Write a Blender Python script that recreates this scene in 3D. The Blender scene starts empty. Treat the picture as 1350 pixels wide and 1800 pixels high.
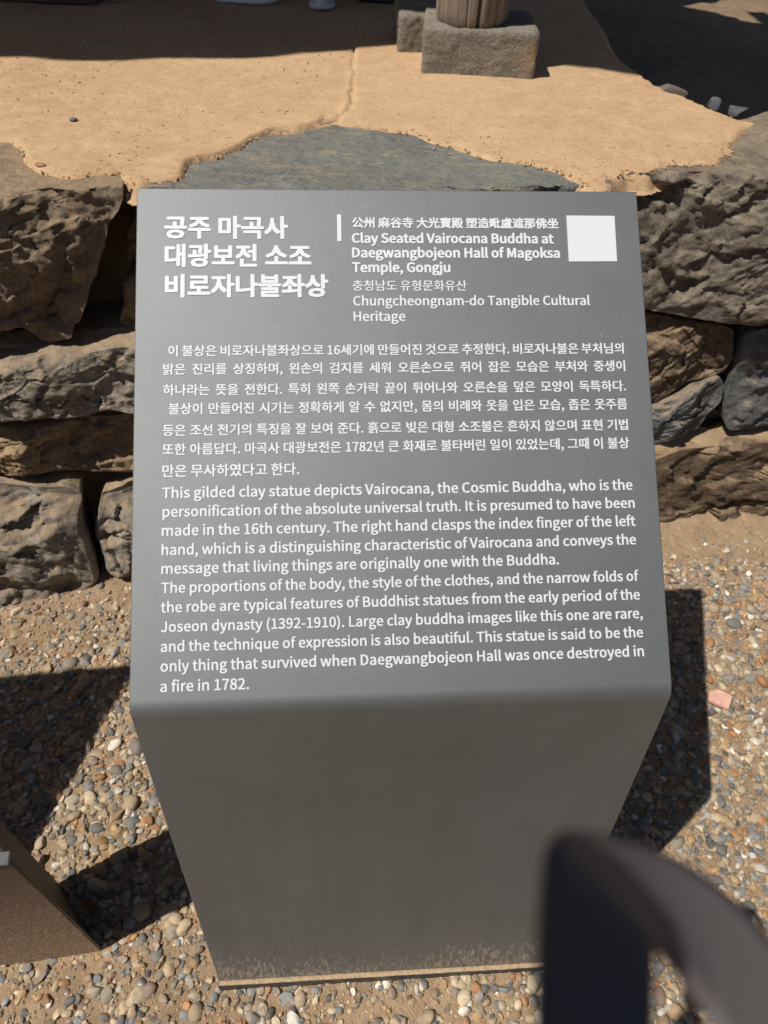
import bpy, bmesh, math, os
import numpy as np
from mathutils import Vector, Matrix

SC = bpy.context.scene
COL = SC.collection
PI = math.pi

# ------------------------------------------------------------------ camera, sky, sun, exposure
PITCH, ROLL, FPX = 0.7952071, -0.0402794, 1234.34        # measured from the sign's own geometry
CAM = np.array([-0.0424911, -0.2890434, 1.4913365])
SYAW, LEAN, PT, HB, LP = 0.084004, -0.1292558, 0.9116227, 0.8001247, 0.6002359
SUNX, SUNY = 0.5040, 0.2824                               # shadow offset per metre of height

def cam_axes():
    cp, sp = math.cos(PITCH), math.sin(PITCH)
    f = np.array([0, cp, -sp]); r = np.array([1., 0, 0]); d = np.cross(f, r)
    cr, sr = math.cos(ROLL), math.sin(ROLL)
    return cr*r + sr*d, -sr*r + cr*d, f
CR, CD, CF = cam_axes()
cd = bpy.data.cameras.new("camera"); cam = bpy.data.objects.new("camera", cd); COL.objects.link(cam)
M = Matrix.Identity(4)
for i in range(3):
    M[i][0] = CR[i]; M[i][1] = -CD[i]; M[i][2] = -CF[i]; M[i][3] = CAM[i]
cam.matrix_world = M
cd.sensor_fit = 'VERTICAL'; cd.sensor_height = 36; cd.sensor_width = 27
cd.lens = FPX/1800*36
cd.clip_start = 0.01; cd.clip_end = 300
cd.dof.use_dof = True; cd.dof.focus_distance = 0.85; cd.dof.aperture_fstop = 13
SC.camera = cam

world = bpy.data.worlds.new("World"); SC.world = world; world.use_nodes = True
wn = world.node_tree.nodes; wl = world.node_tree.links; wn.clear()
sky = wn.new('ShaderNodeTexSky'); sky.sky_type = 'NISHITA'; sky.sun_disc = False
to_sun = Vector((-SUNX, -SUNY, 1)).normalized()
sky.sun_elevation = math.asin(to_sun.z)
sky.sun_rotation = math.atan2(to_sun.x, to_sun.y)
sky.altitude = 200; sky.dust_density = 1.0; sky.air_density = .8
bgn = wn.new('ShaderNodeBackground'); bgn.inputs['Strength'].default_value = 0.05
wo = wn.new('ShaderNodeOutputWorld')
wl.new(sky.outputs[0], bgn.inputs[0]); wl.new(bgn.outputs[0], wo.inputs[0])

sl = bpy.data.lights.new("sun", 'SUN'); sl.energy = 4.9; sl.angle = math.radians(0.53); sl.color = (1.0, 0.955, 0.88)
so = bpy.data.objects.new("sun", sl); COL.objects.link(so)
so.rotation_euler = to_sun.to_track_quat('Z', 'Y').to_euler(); so.location = (-3, -2, 6)
SC.view_settings.view_transform = 'Standard'; SC.view_settings.look = 'None'
SC.view_settings.exposure = 0.0; SC.view_settings.gamma = 1.0
SC.view_settings.use_curve_mapping = False
SC.render.engine = 'CYCLES'
SC.cycles.max_bounces = 6

# ------------------------------------------------------------------ measuring helpers (photo pixel -> point on a real plane)
def ray(px, py):
    return CR*((px-675)/FPX) + CD*((py-900)/FPX) + CF
def at_plane(px, py, p0, n):
    d = ray(px, py); t = np.dot(np.asarray(p0)-CAM, n)/np.dot(d, n)
    return CAM + t*d
def at(px, py, z=0.0):
    return at_plane(px, py, np.array([0, 0, z]), np.array([0, 0, 1.]))

# ------------------------------------------------------------------ numpy noise
_rs = np.random.RandomState(5)
_T = _rs.rand(4096).astype(np.float64)
def _h(ix, iy, iz):
    n = (ix*374761393 + iy*668265263 + iz*2147483647) & 0xffffffff
    n = ((n ^ (n >> 13))*1274126177) & 0xffffffff
    return _T[((n ^ (n >> 16)) & 4095)]
def vnoise(P):
    P = np.asarray(P, dtype=np.float64)
    i = np.floor(P).astype(np.int64); f = P-i; u = f*f*f*(f*(f*6-15)+10)
    x, y, z = i[..., 0], i[..., 1], i[..., 2]; a, b, c = u[..., 0], u[..., 1], u[..., 2]
    def L(p, q, t): return p+(q-p)*t
    r = L(L(L(_h(x, y, z), _h(x+1, y, z), a), L(_h(x, y+1, z), _h(x+1, y+1, z), a), b),
          L(L(_h(x, y, z+1), _h(x+1, y, z+1), a), L(_h(x, y+1, z+1), _h(x+1, y+1, z+1), a), b), c)
    return r*2-1
def fbm(P, freq, octv=4, gain=.5, seed=0):
    P = np.asarray(P)*freq+seed*17.31; s = 0; a = 1; t = 0
    for k in range(octv):
        s = s+a*vnoise(P); t += a; a *= gain; P = P*2.03+11.7
    return s/t
def smooth(x, a, b):
    t = np.clip((x-a)/(b-a), 0, 1); return t*t*(3-2*t)
def seg_dist(X, Y, poly, closed=True):
    best = np.full(X.shape, 1e9); n = len(poly)
    for k in range(n if closed else n-1):
        ax, ay = poly[k]; bx, by = poly[(k+1) % n]; dx, dy = bx-ax, by-ay
        t = np.clip(((X-ax)*dx+(Y-ay)*dy)/(dx*dx+dy*dy+1e-12), 0, 1)
        best = np.minimum(best, np.hypot(X-ax-t*dx, Y-ay-t*dy))
    return best
def in_poly(X, Y, poly):
    c = np.zeros(X.shape, bool); n = len(poly); j = n-1
    for i in range(n):
        xi, yi = poly[i]; xj, yj = poly[j]
        c ^= ((yi > Y) != (yj > Y)) & (X < (xj-xi)*(Y-yi)/(yj-yi+1e-12)+xi)
        j = i
    return c

# ------------------------------------------------------------------ object helpers
def link(name, me, parent=None, mat=None):
    o = bpy.data.objects.new(name, me); COL.objects.link(o)
    if parent is not None: o.parent = parent
    if mat is not None and me is not None and not me.materials: me.materials.append(mat)
    return o
def tag(o, label=None, cat=None, group=None, kind=None):
    if label: o['label'] = label
    if cat: o['category'] = cat
    if group: o['group'] = group
    if kind: o['kind'] = kind
    return o
def empty(name, loc, rz=0.0):
    o = bpy.data.objects.new(name, None); COL.objects.link(o)
    o.location = loc; o.rotation_euler = (0, 0, rz); o.empty_display_size = .1
    return o
def np_mesh(name, V, F, smooth_=True, colors=None, sharp=None):
    V = np.asarray(V, dtype=np.float32); F = np.asarray(F, dtype=np.int32)
    me = bpy.data.meshes.new(name)
    k = F.shape[1]
    me.vertices.add(len(V)); me.vertices.foreach_set('co', V.ravel())
    me.loops.add(F.size); me.loops.foreach_set('vertex_index', F.ravel())
    me.polygons.add(len(F)); me.polygons.foreach_set('loop_start', np.arange(0, F.size, k, dtype=np.int32))
    me.polygons.foreach_set('loop_total', np.full(len(F), k, dtype=np.int32))
    me.update(calc_edges=True); me.validate()
    me.polygons.foreach_set('use_smooth', np.full(len(me.polygons), smooth_))
    if colors is not None:
        a = me.color_attributes.new('tint', 'FLOAT_COLOR', 'POINT')
        c = np.ones((len(V), 4), dtype=np.float32); c[:, :3] = colors; a.data.foreach_set('color', c.ravel())
    if sharp: me.set_sharp_from_angle(angle=math.radians(sharp))
    return me
def grid_faces(nu, nv, wrap_u=False):
    F = []
    i = np.arange(nu if wrap_u else nu-1); j = np.arange(nv-1)
    I, J = np.meshgrid(i, j, indexing='ij'); I2 = (I+1) % nu
    return np.stack([I*nv+J, I2*nv+J, I2*nv+J+1, I*nv+J+1], -1).reshape(-1, 4)
def bm_obj(name, bm, mat, parent=None, smooth_=False, sharp=None):
    me = bpy.data.meshes.new(name); bm.normal_update(); bm.to_mesh(me); bm.free()
    if smooth_:
        me.polygons.foreach_set('use_smooth', [True]*len(me.polygons))
        if sharp: me.set_sharp_from_angle(angle=math.radians(sharp))
    return link(name, me, parent, mat)
def box(bm, x0, x1, y0, y1, z0, z1, bevel=0):
    r = bmesh.ops.create_cube(bm, size=1)
    for v in r['verts']:
        v.co = Vector(((x0+x1)/2+v.co.x*(x1-x0), (y0+y1)/2+v.co.y*(y1-y0), (z0+z1)/2+v.co.z*(z1-z0)))
    if bevel:
        es = list({e for v in r['verts'] for e in v.link_edges})
        bmesh.ops.bevel(bm, geom=es, offset=bevel, segments=2, affect='EDGES', profile=.6)

# ------------------------------------------------------------------ materials
class NT:
    def __init__(s, name):
        s.m = bpy.data.materials.new(name); s.m.use_nodes = True
        s.t = s.m.node_tree; s.n = s.t.nodes; s.l = s.t.links; s.n.clear()
        s.out = s.n.new('ShaderNodeOutputMaterial'); s.b = s.n.new('ShaderNodeBsdfPrincipled')
        s.l.new(s.b.outputs[0], s.out.inputs[0])
        s.tc = s.n.new('ShaderNodeTexCoord').outputs['Object']
    def noise(s, scale, detail=6, rough=.6, dist=0., vec=None, out='Fac'):
        n = s.n.new('ShaderNodeTexNoise'); n.inputs['Scale'].default_value = scale; n.inputs['Detail'].default_value = detail
        n.inputs['Roughness'].default_value = rough; n.inputs['Distortion'].default_value = dist
        s.l.new(vec or s.tc, n.inputs['Vector']); return n.outputs[out]
    def mapping(s, scale=(1, 1, 1), rot=(0, 0, 0), vec=None):
        n = s.n.new('ShaderNodeMapping'); n.inputs['Scale'].default_value = scale; n.inputs['Rotation'].default_value = rot
        s.l.new(vec or s.tc, n.inputs['Vector']); return n.outputs[0]
    def ramp(s, fac, stops, interp='LINEAR'):
        n = s.n.new('ShaderNodeValToRGB'); cr = n.color_ramp; cr.interpolation = interp
        while len(cr.elements) < len(stops): cr.elements.new(.5)
        for e, (p, c) in zip(cr.elements, stops):
            e.position = p; e.color = (c if isinstance(c, tuple) else (c, c, c))+(1,)
        s.l.new(fac, n.inputs[0]); return n.outputs[0]
    def mix(s, fac, a, b, mode='MIX'):
        n = s.n.new('ShaderNodeMix'); n.data_type = 'RGBA'; n.blend_type = mode
        for sock, v in ((n.inputs[0], fac), (n.inputs[6], a), (n.inputs[7], b)):
            if isinstance(v, (int, float)): sock.default_value = v if sock.type == 'VALUE' else (v, v, v, 1)
            elif isinstance(v, tuple): sock.default_value = v+(1,)
            else: s.l.new(v, sock)
        return n.outputs[2]
    def math(s, op, a, b=0., clamp=False):
        n = s.n.new('ShaderNodeMath'); n.operation = op; n.use_clamp = clamp
        for sock, v in ((n.inputs[0], a), (n.inputs[1], b)):
            if isinstance(v, (int, float)): sock.default_value = v
            else: s.l.new(v, sock)
        return n.outputs[0]
    def bump(s, h, strength=.5, dist=.002, normal=None):
        n = s.n.new('ShaderNodeBump'); n.inputs['Strength'].default_value = strength; n.inputs['Distance'].default_value = dist
        s.l.new(h, n.inputs['Height'])
        if normal: s.l.new(normal, n.inputs['Normal'])
        return n.outputs[0]
    def set(s, color=None, rough=None, metal=None, normal=None, spec=None):
        for k, v in (('Base Color', color), ('Roughness', rough), ('Metallic', metal), ('Normal', normal), ('Specular IOR Level', spec)):
            if v is None: continue
            if isinstance(v, tuple): s.b.inputs[k].default_value = v+(1,)
            elif isinstance(v, (int, float)): s.b.inputs[k].default_value = v
            else: s.l.new(v, s.b.inputs[k])
        return s.m
    def xyz(s, vec=None):
        n = s.n.new('ShaderNodeSeparateXYZ'); s.l.new(vec or s.tc, n.inputs[0]); return n.outputs
    def normal(s):
        return s.n.new('ShaderNodeNewGeometry').outputs['Normal']

SAND = (.47, .305, .165)

def soil_mat(name, base, dark, light, pits=True, bs=.55):
    t = NT(name)
    big = t.noise(1.7, 5, .6); mid = t.noise(14, 6, .65); fine = t.noise(260, 4, .7); grit = t.noise(900, 3, .7)
    c = t.mix(t.ramp(big, [(.35, 0.), (.65, 1.)]), dark, base)
    c = t.mix(t.ramp(mid, [(.42, 0.), (.68, .75)]), c, light)
    c = t.mix(t.ramp(fine, [(.3, .42), (.62, 0.)]), c, (.20, .115, .06))
    c = t.mix(t.ramp(grit, [(.56, 0.), (.78, .45)]), c, (.62, .47, .30))
    h = t.math('ADD', t.math('MULTIPLY', fine, .8), t.math('MULTIPLY', grit, .35))
    h = t.math('ADD', h, t.math('MULTIPLY', t.noise(60, 5, .6), 1.2))
    nm = t.bump(h, bs, .004 if pits else .007)
    if pits:
        st = t.noise(38, 2, .5, vec=t.mapping((1, 2.6, 1)))
        c = t.mix(t.ramp(st, [(.63, 0.), (.69, .6)]), c, (.26, .15, .08))
        sp2 = t.noise(120, 2, .5, vec=t.mapping((.6, 1.4, 1)))
        c = t.mix(t.ramp(sp2, [(.66, 0.), (.72, .55)]), c, (.17, .10, .06))
    return t.set(c, .92, 0., nm, .25)

def rock_mat(name, c1, c2, c3, dust=.0, streak=None, scale=1.0, dcol=(.40, .28, .165)):
    t = NT(name)
    a = t.noise(5*scale, 8, .65, .6); b = t.noise(17*scale, 8, .7, .3); g = t.noise(90*scale, 6, .75); sp = t.noise(330, 3, .7)
    c = t.mix(t.ramp(a, [(.36, 0.), (.62, 1.)]), c1, c2)
    c = t.mix(t.ramp(b, [(.50, 0.), (.66, .8)]), c, c3)
    c = t.mix(t.ramp(g, [(.34, .65), (.52, 0.)]), c, tuple(x*.35 for x in c1))
    c = t.mix(t.ramp(sp, [(.60, 0.), (.76, .5)]), c, tuple(min(1, x*2.2+.05) for x in c2))
    if streak:
        v = t.mapping((5, 17, 17), (0.1, .05, .42)); w = t.noise(1.5, 8, .72, 1.6, vec=v)
        c = t.mix(t.ramp(w, [(.56, 0.), (.63, .7)]), c, streak)
    if dust:
        nz = t.xyz(t.normal())[2]
        k = t.math('MULTIPLY', t.ramp(nz, [(.45, 0.), (.85, 1.)]), t.ramp(t.noise(24, 6, .7), [(.36, 0.), (.58, dust)]))
        c = t.mix(k, c, dcol)
    h = t.math('ADD', t.math('MULTIPLY', b, 2.2), t.math('ADD', t.math('MULTIPLY', g, 1.0), t.math('MULTIPLY', sp, .25)))
    v = t.n.new('ShaderNodeTexVoronoi'); v.feature = 'F1'; v.inputs['Scale'].default_value = 34*scale
    t.l.new(t.mapping((1, 1, 1.6)), v.inputs['Vector'])
    h = t.math('ADD', h, t.math('MULTIPLY', v.outputs['Distance'], .8))
    return t.set(c, .85, 0., t.bump(h, .8, .006), .35)

M_SOIL = soil_mat('packed_clay', (.58, .385, .22), (.50, .32, .175), (.65, .455, .275), bs=.65)
M_GROUND = soil_mat('gritty_soil', (.47, .325, .195), (.37, .25, .15), (.56, .41, .265), pits=False, bs=.9)
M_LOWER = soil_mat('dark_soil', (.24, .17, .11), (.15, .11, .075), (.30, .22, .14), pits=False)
M_BROWN = rock_mat('brown_rock', (.15, .105, .068), (.24, .175, .12), (.36, .28, .19), .55)
M_OCHRE = rock_mat('ochre_rock', (.20, .13, .072), (.31, .215, .125), (.40, .31, .21), .85)
M_GREYB = rock_mat('grey_brown_rock', (.18, .145, .11), (.29, .245, .195), (.44, .39, .32), .85)
M_MAROON = rock_mat('dark_maroon_rock', (.095, .07, .06), (.19, .16, .125), (.32, .28, .205), .35)
M_BLUEG = rock_mat('blue_grey_rock', (.085, .085, .085), (.14, .14, .14), (.23, .22, .20), .6)
M_STRAT = rock_mat('layered_brown_rock', (.10, .065, .04), (.15, .105, .065), (.19, .145, .095), .75, streak=(.23, .15, .075))
M_SLAB = rock_mat('grey_slab', (.12, .128, .125), (.175, .182, .172), (.25, .235, .195), .25, streak=(.34, .27, .17), dcol=(.30, .26, .18))
M_GRAN = None

def metal_mat():
    t = NT('brushed_grey_metal')
    br = t.noise(60, 4, .6, vec=t.mapping((1, 60, 60)))
    cl = t.noise(2.2, 4, .6)
    fine = t.noise(1400, 2, .6)
    c = t.mix(t.ramp(cl, [(.3, 0.), (.7, 1.)]), (.228, .240, .246), (.258, .270, .277))
    c = t.mix(t.ramp(fine, [(.35, .3), (.6, 0.)]), c, (.13, .13, .125))
    dash = t.noise(150, 3, .7, vec=t.mapping((.35, 1.6, 1.6)))
    c = t.mix(t.ramp(dash, [(.62, 0.), (.76, .35)]), c, (.36, .36, .36)); c = t.mix(t.ramp(t.noise(11, 6, .7, .5), [(.45, 0.), (.75, .3)]), c, (.17, .172, .175))
    x, y, z = t.xyz()
    vs_ = t.noise(1.6, 4, .6, vec=t.mapping((22, 1, .8)))
    c = t.mix(t.math('MULTIPLY', t.ramp(vs_, [(.4, 0.), (.66, .13)]), t.ramp(z, [(.55, 1.), (.76, 0.)])), c, (.12, .125, .125))
    # splashed dry mud above the foot, in upward streaks, and stray specks
    st = t.noise(30, 6, .75, vec=t.mapping((7.5, 1, 1.5)))
    dd = t.noise(420, 3, .7)
    hgt = t.ramp(z, [(.015, 1.), (.06, .8), (.14, .40), (.24, .16), (.36, 0.)])
    k = t.math('MULTIPLY', t.math('MULTIPLY', hgt, t.ramp(st, [(.40, 0.), (.62, 1.)])), t.ramp(t.noise(9, 3, .6, vec=t.mapping((1, 1, .3))), [(.36, .62), (.58, 1.)]))
    k = t.math('ADD', k, t.math('MULTIPLY', t.ramp(dd, [(.3, 0.), (.9, .9)]), 1.0))
    k = t.ramp(k, [(.66, 0.), (.86, .8)])
    k = t.math('MULTIPLY', k, t.ramp(z, [(.28, 1.), (.40, 0.)]))
    v = t.n.new('ShaderNodeTexVoronoi'); v.inputs['Scale'].default_value = 42; v.inputs['Randomness'].default_value = 1
    t.l.new(t.tc, v.inputs['Vector'])
    spk = t.math('MULTIPLY', t.ramp(v.outputs['Distance'], [(.0, 1.), (.045, .9), (.06, 0.)]),
                 t.ramp(t.noise(6, 3, .6), [(.58, 0.), (.66, .8)]))
    k2 = t.math('MAXIMUM', k, spk)
    film = t.math('MULTIPLY', t.ramp(z, [(.0, .22), (.10, .10), (.22, 0.)]), t.ramp(st, [(.3, .3), (.7, 1.)]))
    c = t.mix(film, c, (.34, .25, .16)); c = t.mix(k2, c, (.42, .33, .23))
    rg = t.mix(k2, t.ramp(cl, [(.3, .655), (.7, .705)]), .9)
    mt = t.math('SUBTRACT', .95, t.math('MULTIPLY', t.math('MAXIMUM', k2, film), .95), True)
    h = t.math('ADD', t.math('MULTIPLY', br, .5), t.math('MULTIPLY', fine, .5))
    n2 = t.bump(t.noise(9, 3, .5), .06, .002)
    return t.set(c, rg, mt, t.bump(h, .10, .0006, n2), .5)
M_METAL = metal_mat()

def simple(name, col, rough=.6, metal=0., n1=None, amt=.25, bump=None, spec=.5):
    t = NT(name)
    n = t.noise(n1 or 40, 6, .65)
    c = t.mix(t.ramp(n, [(.3, 0.), (.7, 1.)]), tuple(x*(1-amt) for x in col), tuple(min(1, x*(1+amt)) for x in col))
    nm = t.bump(t.noise((n1 or 40)*6, 4, .6), bump[0], bump[1]) if bump else None
    return t.set(c, rough, metal, nm, spec)
M_PRINT = simple('white_print', (.62, .64, .68), .5, 0, 300, .03)
M_PLATE = simple('white_sticker', (.62, .64, .68), .4, 0, 80, .02)
M_EDGE = simple('sand_on_ledge', (.50, .36, .22), .95, 0, 200, .3, (.8, .003))
M_FOOT = simple('dark_foot_metal', (.075, .068, .06), .6, .3, 60, .4, (.3, .002))

# ------------------------------------------------------------------ the setting: lower ground
SD = np.random.RandomState(11)
gx0, gx1, gy0, gy1, gs = -1.55, 1.75, -0.62, 1.42, .0058
gxs = np.arange(gx0, gx1+1e-6, gs); gys = np.arange(gy0, gy1+1e-6, gs)
GX, GY = np.meshgrid(gxs, gys, indexing='ij')
def ground_z(X, Y):
    P = np.stack([X, Y, X*0], -1)
    edge = np.minimum.reduce([X-gx0, gx1-X, Y-gy0, gy1-Y])
    w = smooth(edge, 0, .06)
    z = .008*fbm(P, 4.5, 3)+.0045*fbm(P, 22, 3, seed=2)+.0040*np.abs(fbm(P, 60, 3, seed=4))
    z = z+.02*smooth(Y-(1.0+.19*X), 0, .2)
    return z*w-.004
GZ = ground_z(GX, GY)
Vg = np.stack([GX, GY, GZ], -1).reshape(-1, 3)
g = link('ground', np_mesh('ground', Vg, grid_faces(len(gxs), len(gys))), None, M_GROUND)
tag(g, kind='structure')
bm = bmesh.new()
R = 60
for x0, x1, y0, y1 in ((-R, R, -R, gy0), (-R, R, gy1, R), (-R, gx0, gy0, gy1), (gx1, R, gy0, gy1)):
    vs = [bm.verts.new((x, y, -.004)) for x, y in ((x0, y0), (x1, y0), (x1, y1), (x0, y1))]; bm.faces.new(vs)
tag(bm_obj('surrounding_ground', bm, M_GROUND), kind='structure')

# ------------------------------------------------------------------ terrace floor (packed clay) with its ragged front edge
TZ = .92
edge_px = [(-330, 215), (-120, 232), (0, 243), (21, 244), (39, 259), (44, 280), (73, 298), (109, 308), (135, 311), (155, 306), (207, 302),
           (218, 312), (236, 316), (243, 322), (262, 318), (275, 320), (283, 319), (300, 314), (324, 311), (327, 285), (342, 280), (384, 275), (425, 257),
           (441, 244), (467, 233), (518, 228), (565, 218), (596, 215), (622, 218), (653, 223), (728, 233), (761, 249),
           (806, 262), (873, 280), (930, 285), (982, 301), (1013, 316), (1039, 332), (1055, 342), (1070, 332), (1080, 311),
           (1101, 301), (1137, 301), (1179, 288), (1220, 290), (1257, 288), (1293, 264), (1285, 249), (1303, 233), (1329, 220),
           (1272, 202), (1246, 192), (1200, 174), (1169, 161), (1137, 145), (1100, 118), (1070, 85), (1062, 55)]
EP = [tuple(at(x, y, TZ)[:2]) for x, y in edge_px]
xe, ye = EP[-1]; x0e = EP[0][0]
TPOLY = EP+[(xe+.05, 4.2), (x0e-1.5, 4.2), (x0e-1.5, EP[0][1])]
tx0, tx1, ty0, ty1, ts = -1.55, 2.1, 1.0, 4.0, .0062
txs = np.arange(tx0, tx1, ts)
tys = np.concatenate([np.arange(ty0, 2.45, ts), np.arange(2.45, ty1+.02, .02)])
X, Y = np.meshgrid(txs, tys, indexing='ij'); P3 = np.stack([X, Y, X*0], -1)
jx = .0045*fbm(P3, 22, 3, seed=7); jy = .0045*fbm(P3, 22, 3, seed=8)
dist = seg_dist(X+jx, Y+jy, TPOLY); ins = in_poly(X+jx, Y+jy, TPOLY)
sd = np.where(ins, dist, -dist)
Z = TZ+.0035*fbm(P3, 3, 3, seed=9)+.0012*fbm(P3, 40, 3, seed=3)
Z += .0022*smooth(fbm(P3, 55, 3, seed=21), .1, .5)*(1-smooth(sd, .0, .08))
Z -= .005*(1-smooth(sd, .0, .05))*smooth(fbm(P3, 12, 3, seed=26), -.1, .4)
Z -= .004*(1-smooth(sd, -.004, .010))
crack_px = [(324, 313), (328, 287), (342, 281), (384, 276), (425, 258), (441, 245), (467, 234), (500, 229), (545, 222), (572, 214), (596, 205), (612, 194), (621, 182), (619, 165), (622, 130), (622, 86)]
CP = [tuple(at(x, y, TZ)[:2]) for x, y in crack_px]
cdist = seg_dist(X+jx*1.4, Y+jy*1.4, CP, False)
wv = .75+.5*fbm(P3, 14, 2, seed=5)
upper = smooth(Y, CP[10][1]-.05, CP[10][1]+.12)
Z -= (.010*(1-upper)+.012*upper)*np.exp(-(cdist/(.0058*wv))**2)
Z += .008*(1-upper)*(X < CP[8][0]+.02)*np.exp(-(cdist/.06)**2)*smooth(sd, -.003, .003)
Z += .006*smooth(X, CP[-1][0]-.004, CP[-1][0]+.012)*smooth(Y, CP[8][1]-.02, CP[8][1]+.03)*(1-smooth(Y, 2.6, 3.2))
out = np.clip(-sd, 0, None)
right = (X > .62) & (Y > 1.35+.2*X)
Z = np.where(right, Z-np.clip(out*1.3, 0, .62)+.03*fbm(P3, 7, 4, seed=13)*smooth(out, 0, .1), Z-.032*smooth(out, .0, .022))
keep = (sd > -.030) | (right & (sd > -.75))
F = grid_faces(len(txs), len(tys)); kf = keep.reshape(-1)[F].all(1); F = F[kf]
used = np.unique(F); remap = np.zeros(X.size, int); remap[used] = np.arange(len(used))
ter = link('terrace_floor', np_mesh('terrace_floor', np.stack([X, Y, Z], -1).reshape(-1, 3)[used], remap[F]), None, M_SOIL)
tag(ter, kind='structure')
bm = bmesh.new()
def quad(bm, pts):
    bm.faces.new([bm.verts.new(p) for p in pts])
quad(bm, [(-9, 4.0, TZ-.002), (xe+.05, 4.0, TZ-.002), (xe+.05, 14, TZ-.002), (-9, 14, TZ-.002)])
quad(bm, [(-9, .2, TZ-.004), (tx0+.005, EP[0][1]-.03, TZ-.004), (tx0+.005, 4.0, TZ-.004), (-9, 4.0, TZ-.004)])
tag(bm_obj('terrace_floor_beyond', bm, M_SOIL), kind='structure')
# lower yard to the right of the terrace
xs = np.linspace(.9, 12, 190); ys = np.linspace(1.2, 14, 200)
X, Y = np.meshgrid(xs, ys, indexing='ij'); P3 = np.stack([X, Y, X*0], -1)
Zl = .34+.03*fbm(P3, 1.2, 4, seed=31)+.012*fbm(P3, 9, 3, seed=32)
Zl = np.where(Y < 1.6+.2*X, Zl-.5*smooth(1.6+.2*X-Y, 0, .3), Zl)
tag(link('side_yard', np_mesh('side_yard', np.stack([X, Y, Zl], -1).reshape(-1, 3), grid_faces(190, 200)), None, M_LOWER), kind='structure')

# ------------------------------------------------------------------ dry stone retaining wall
WP0 = np.array([0, 1.085, 0.]); WK = np.array([.195, -1., .27]); WN = WK/np.linalg.norm(WK)     # outward normal
WE1 = np.array([1, .195, 0.]); WE1 /= np.linalg.norm(WE1); WE2 = np.cross(WE1, WN)*-1
if WE2[2] < 0: WE2 = -WE2
WB = np.array([WE1[1]*-1, WE1[0], 0])                                                             # horizontal, into the bank
wall = empty('stone_wall', (0, 1.1, 0))
tag(wall, 'dry laid wall of rough brown and grey boulders holding up the clay terrace', 'stone wall')

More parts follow.
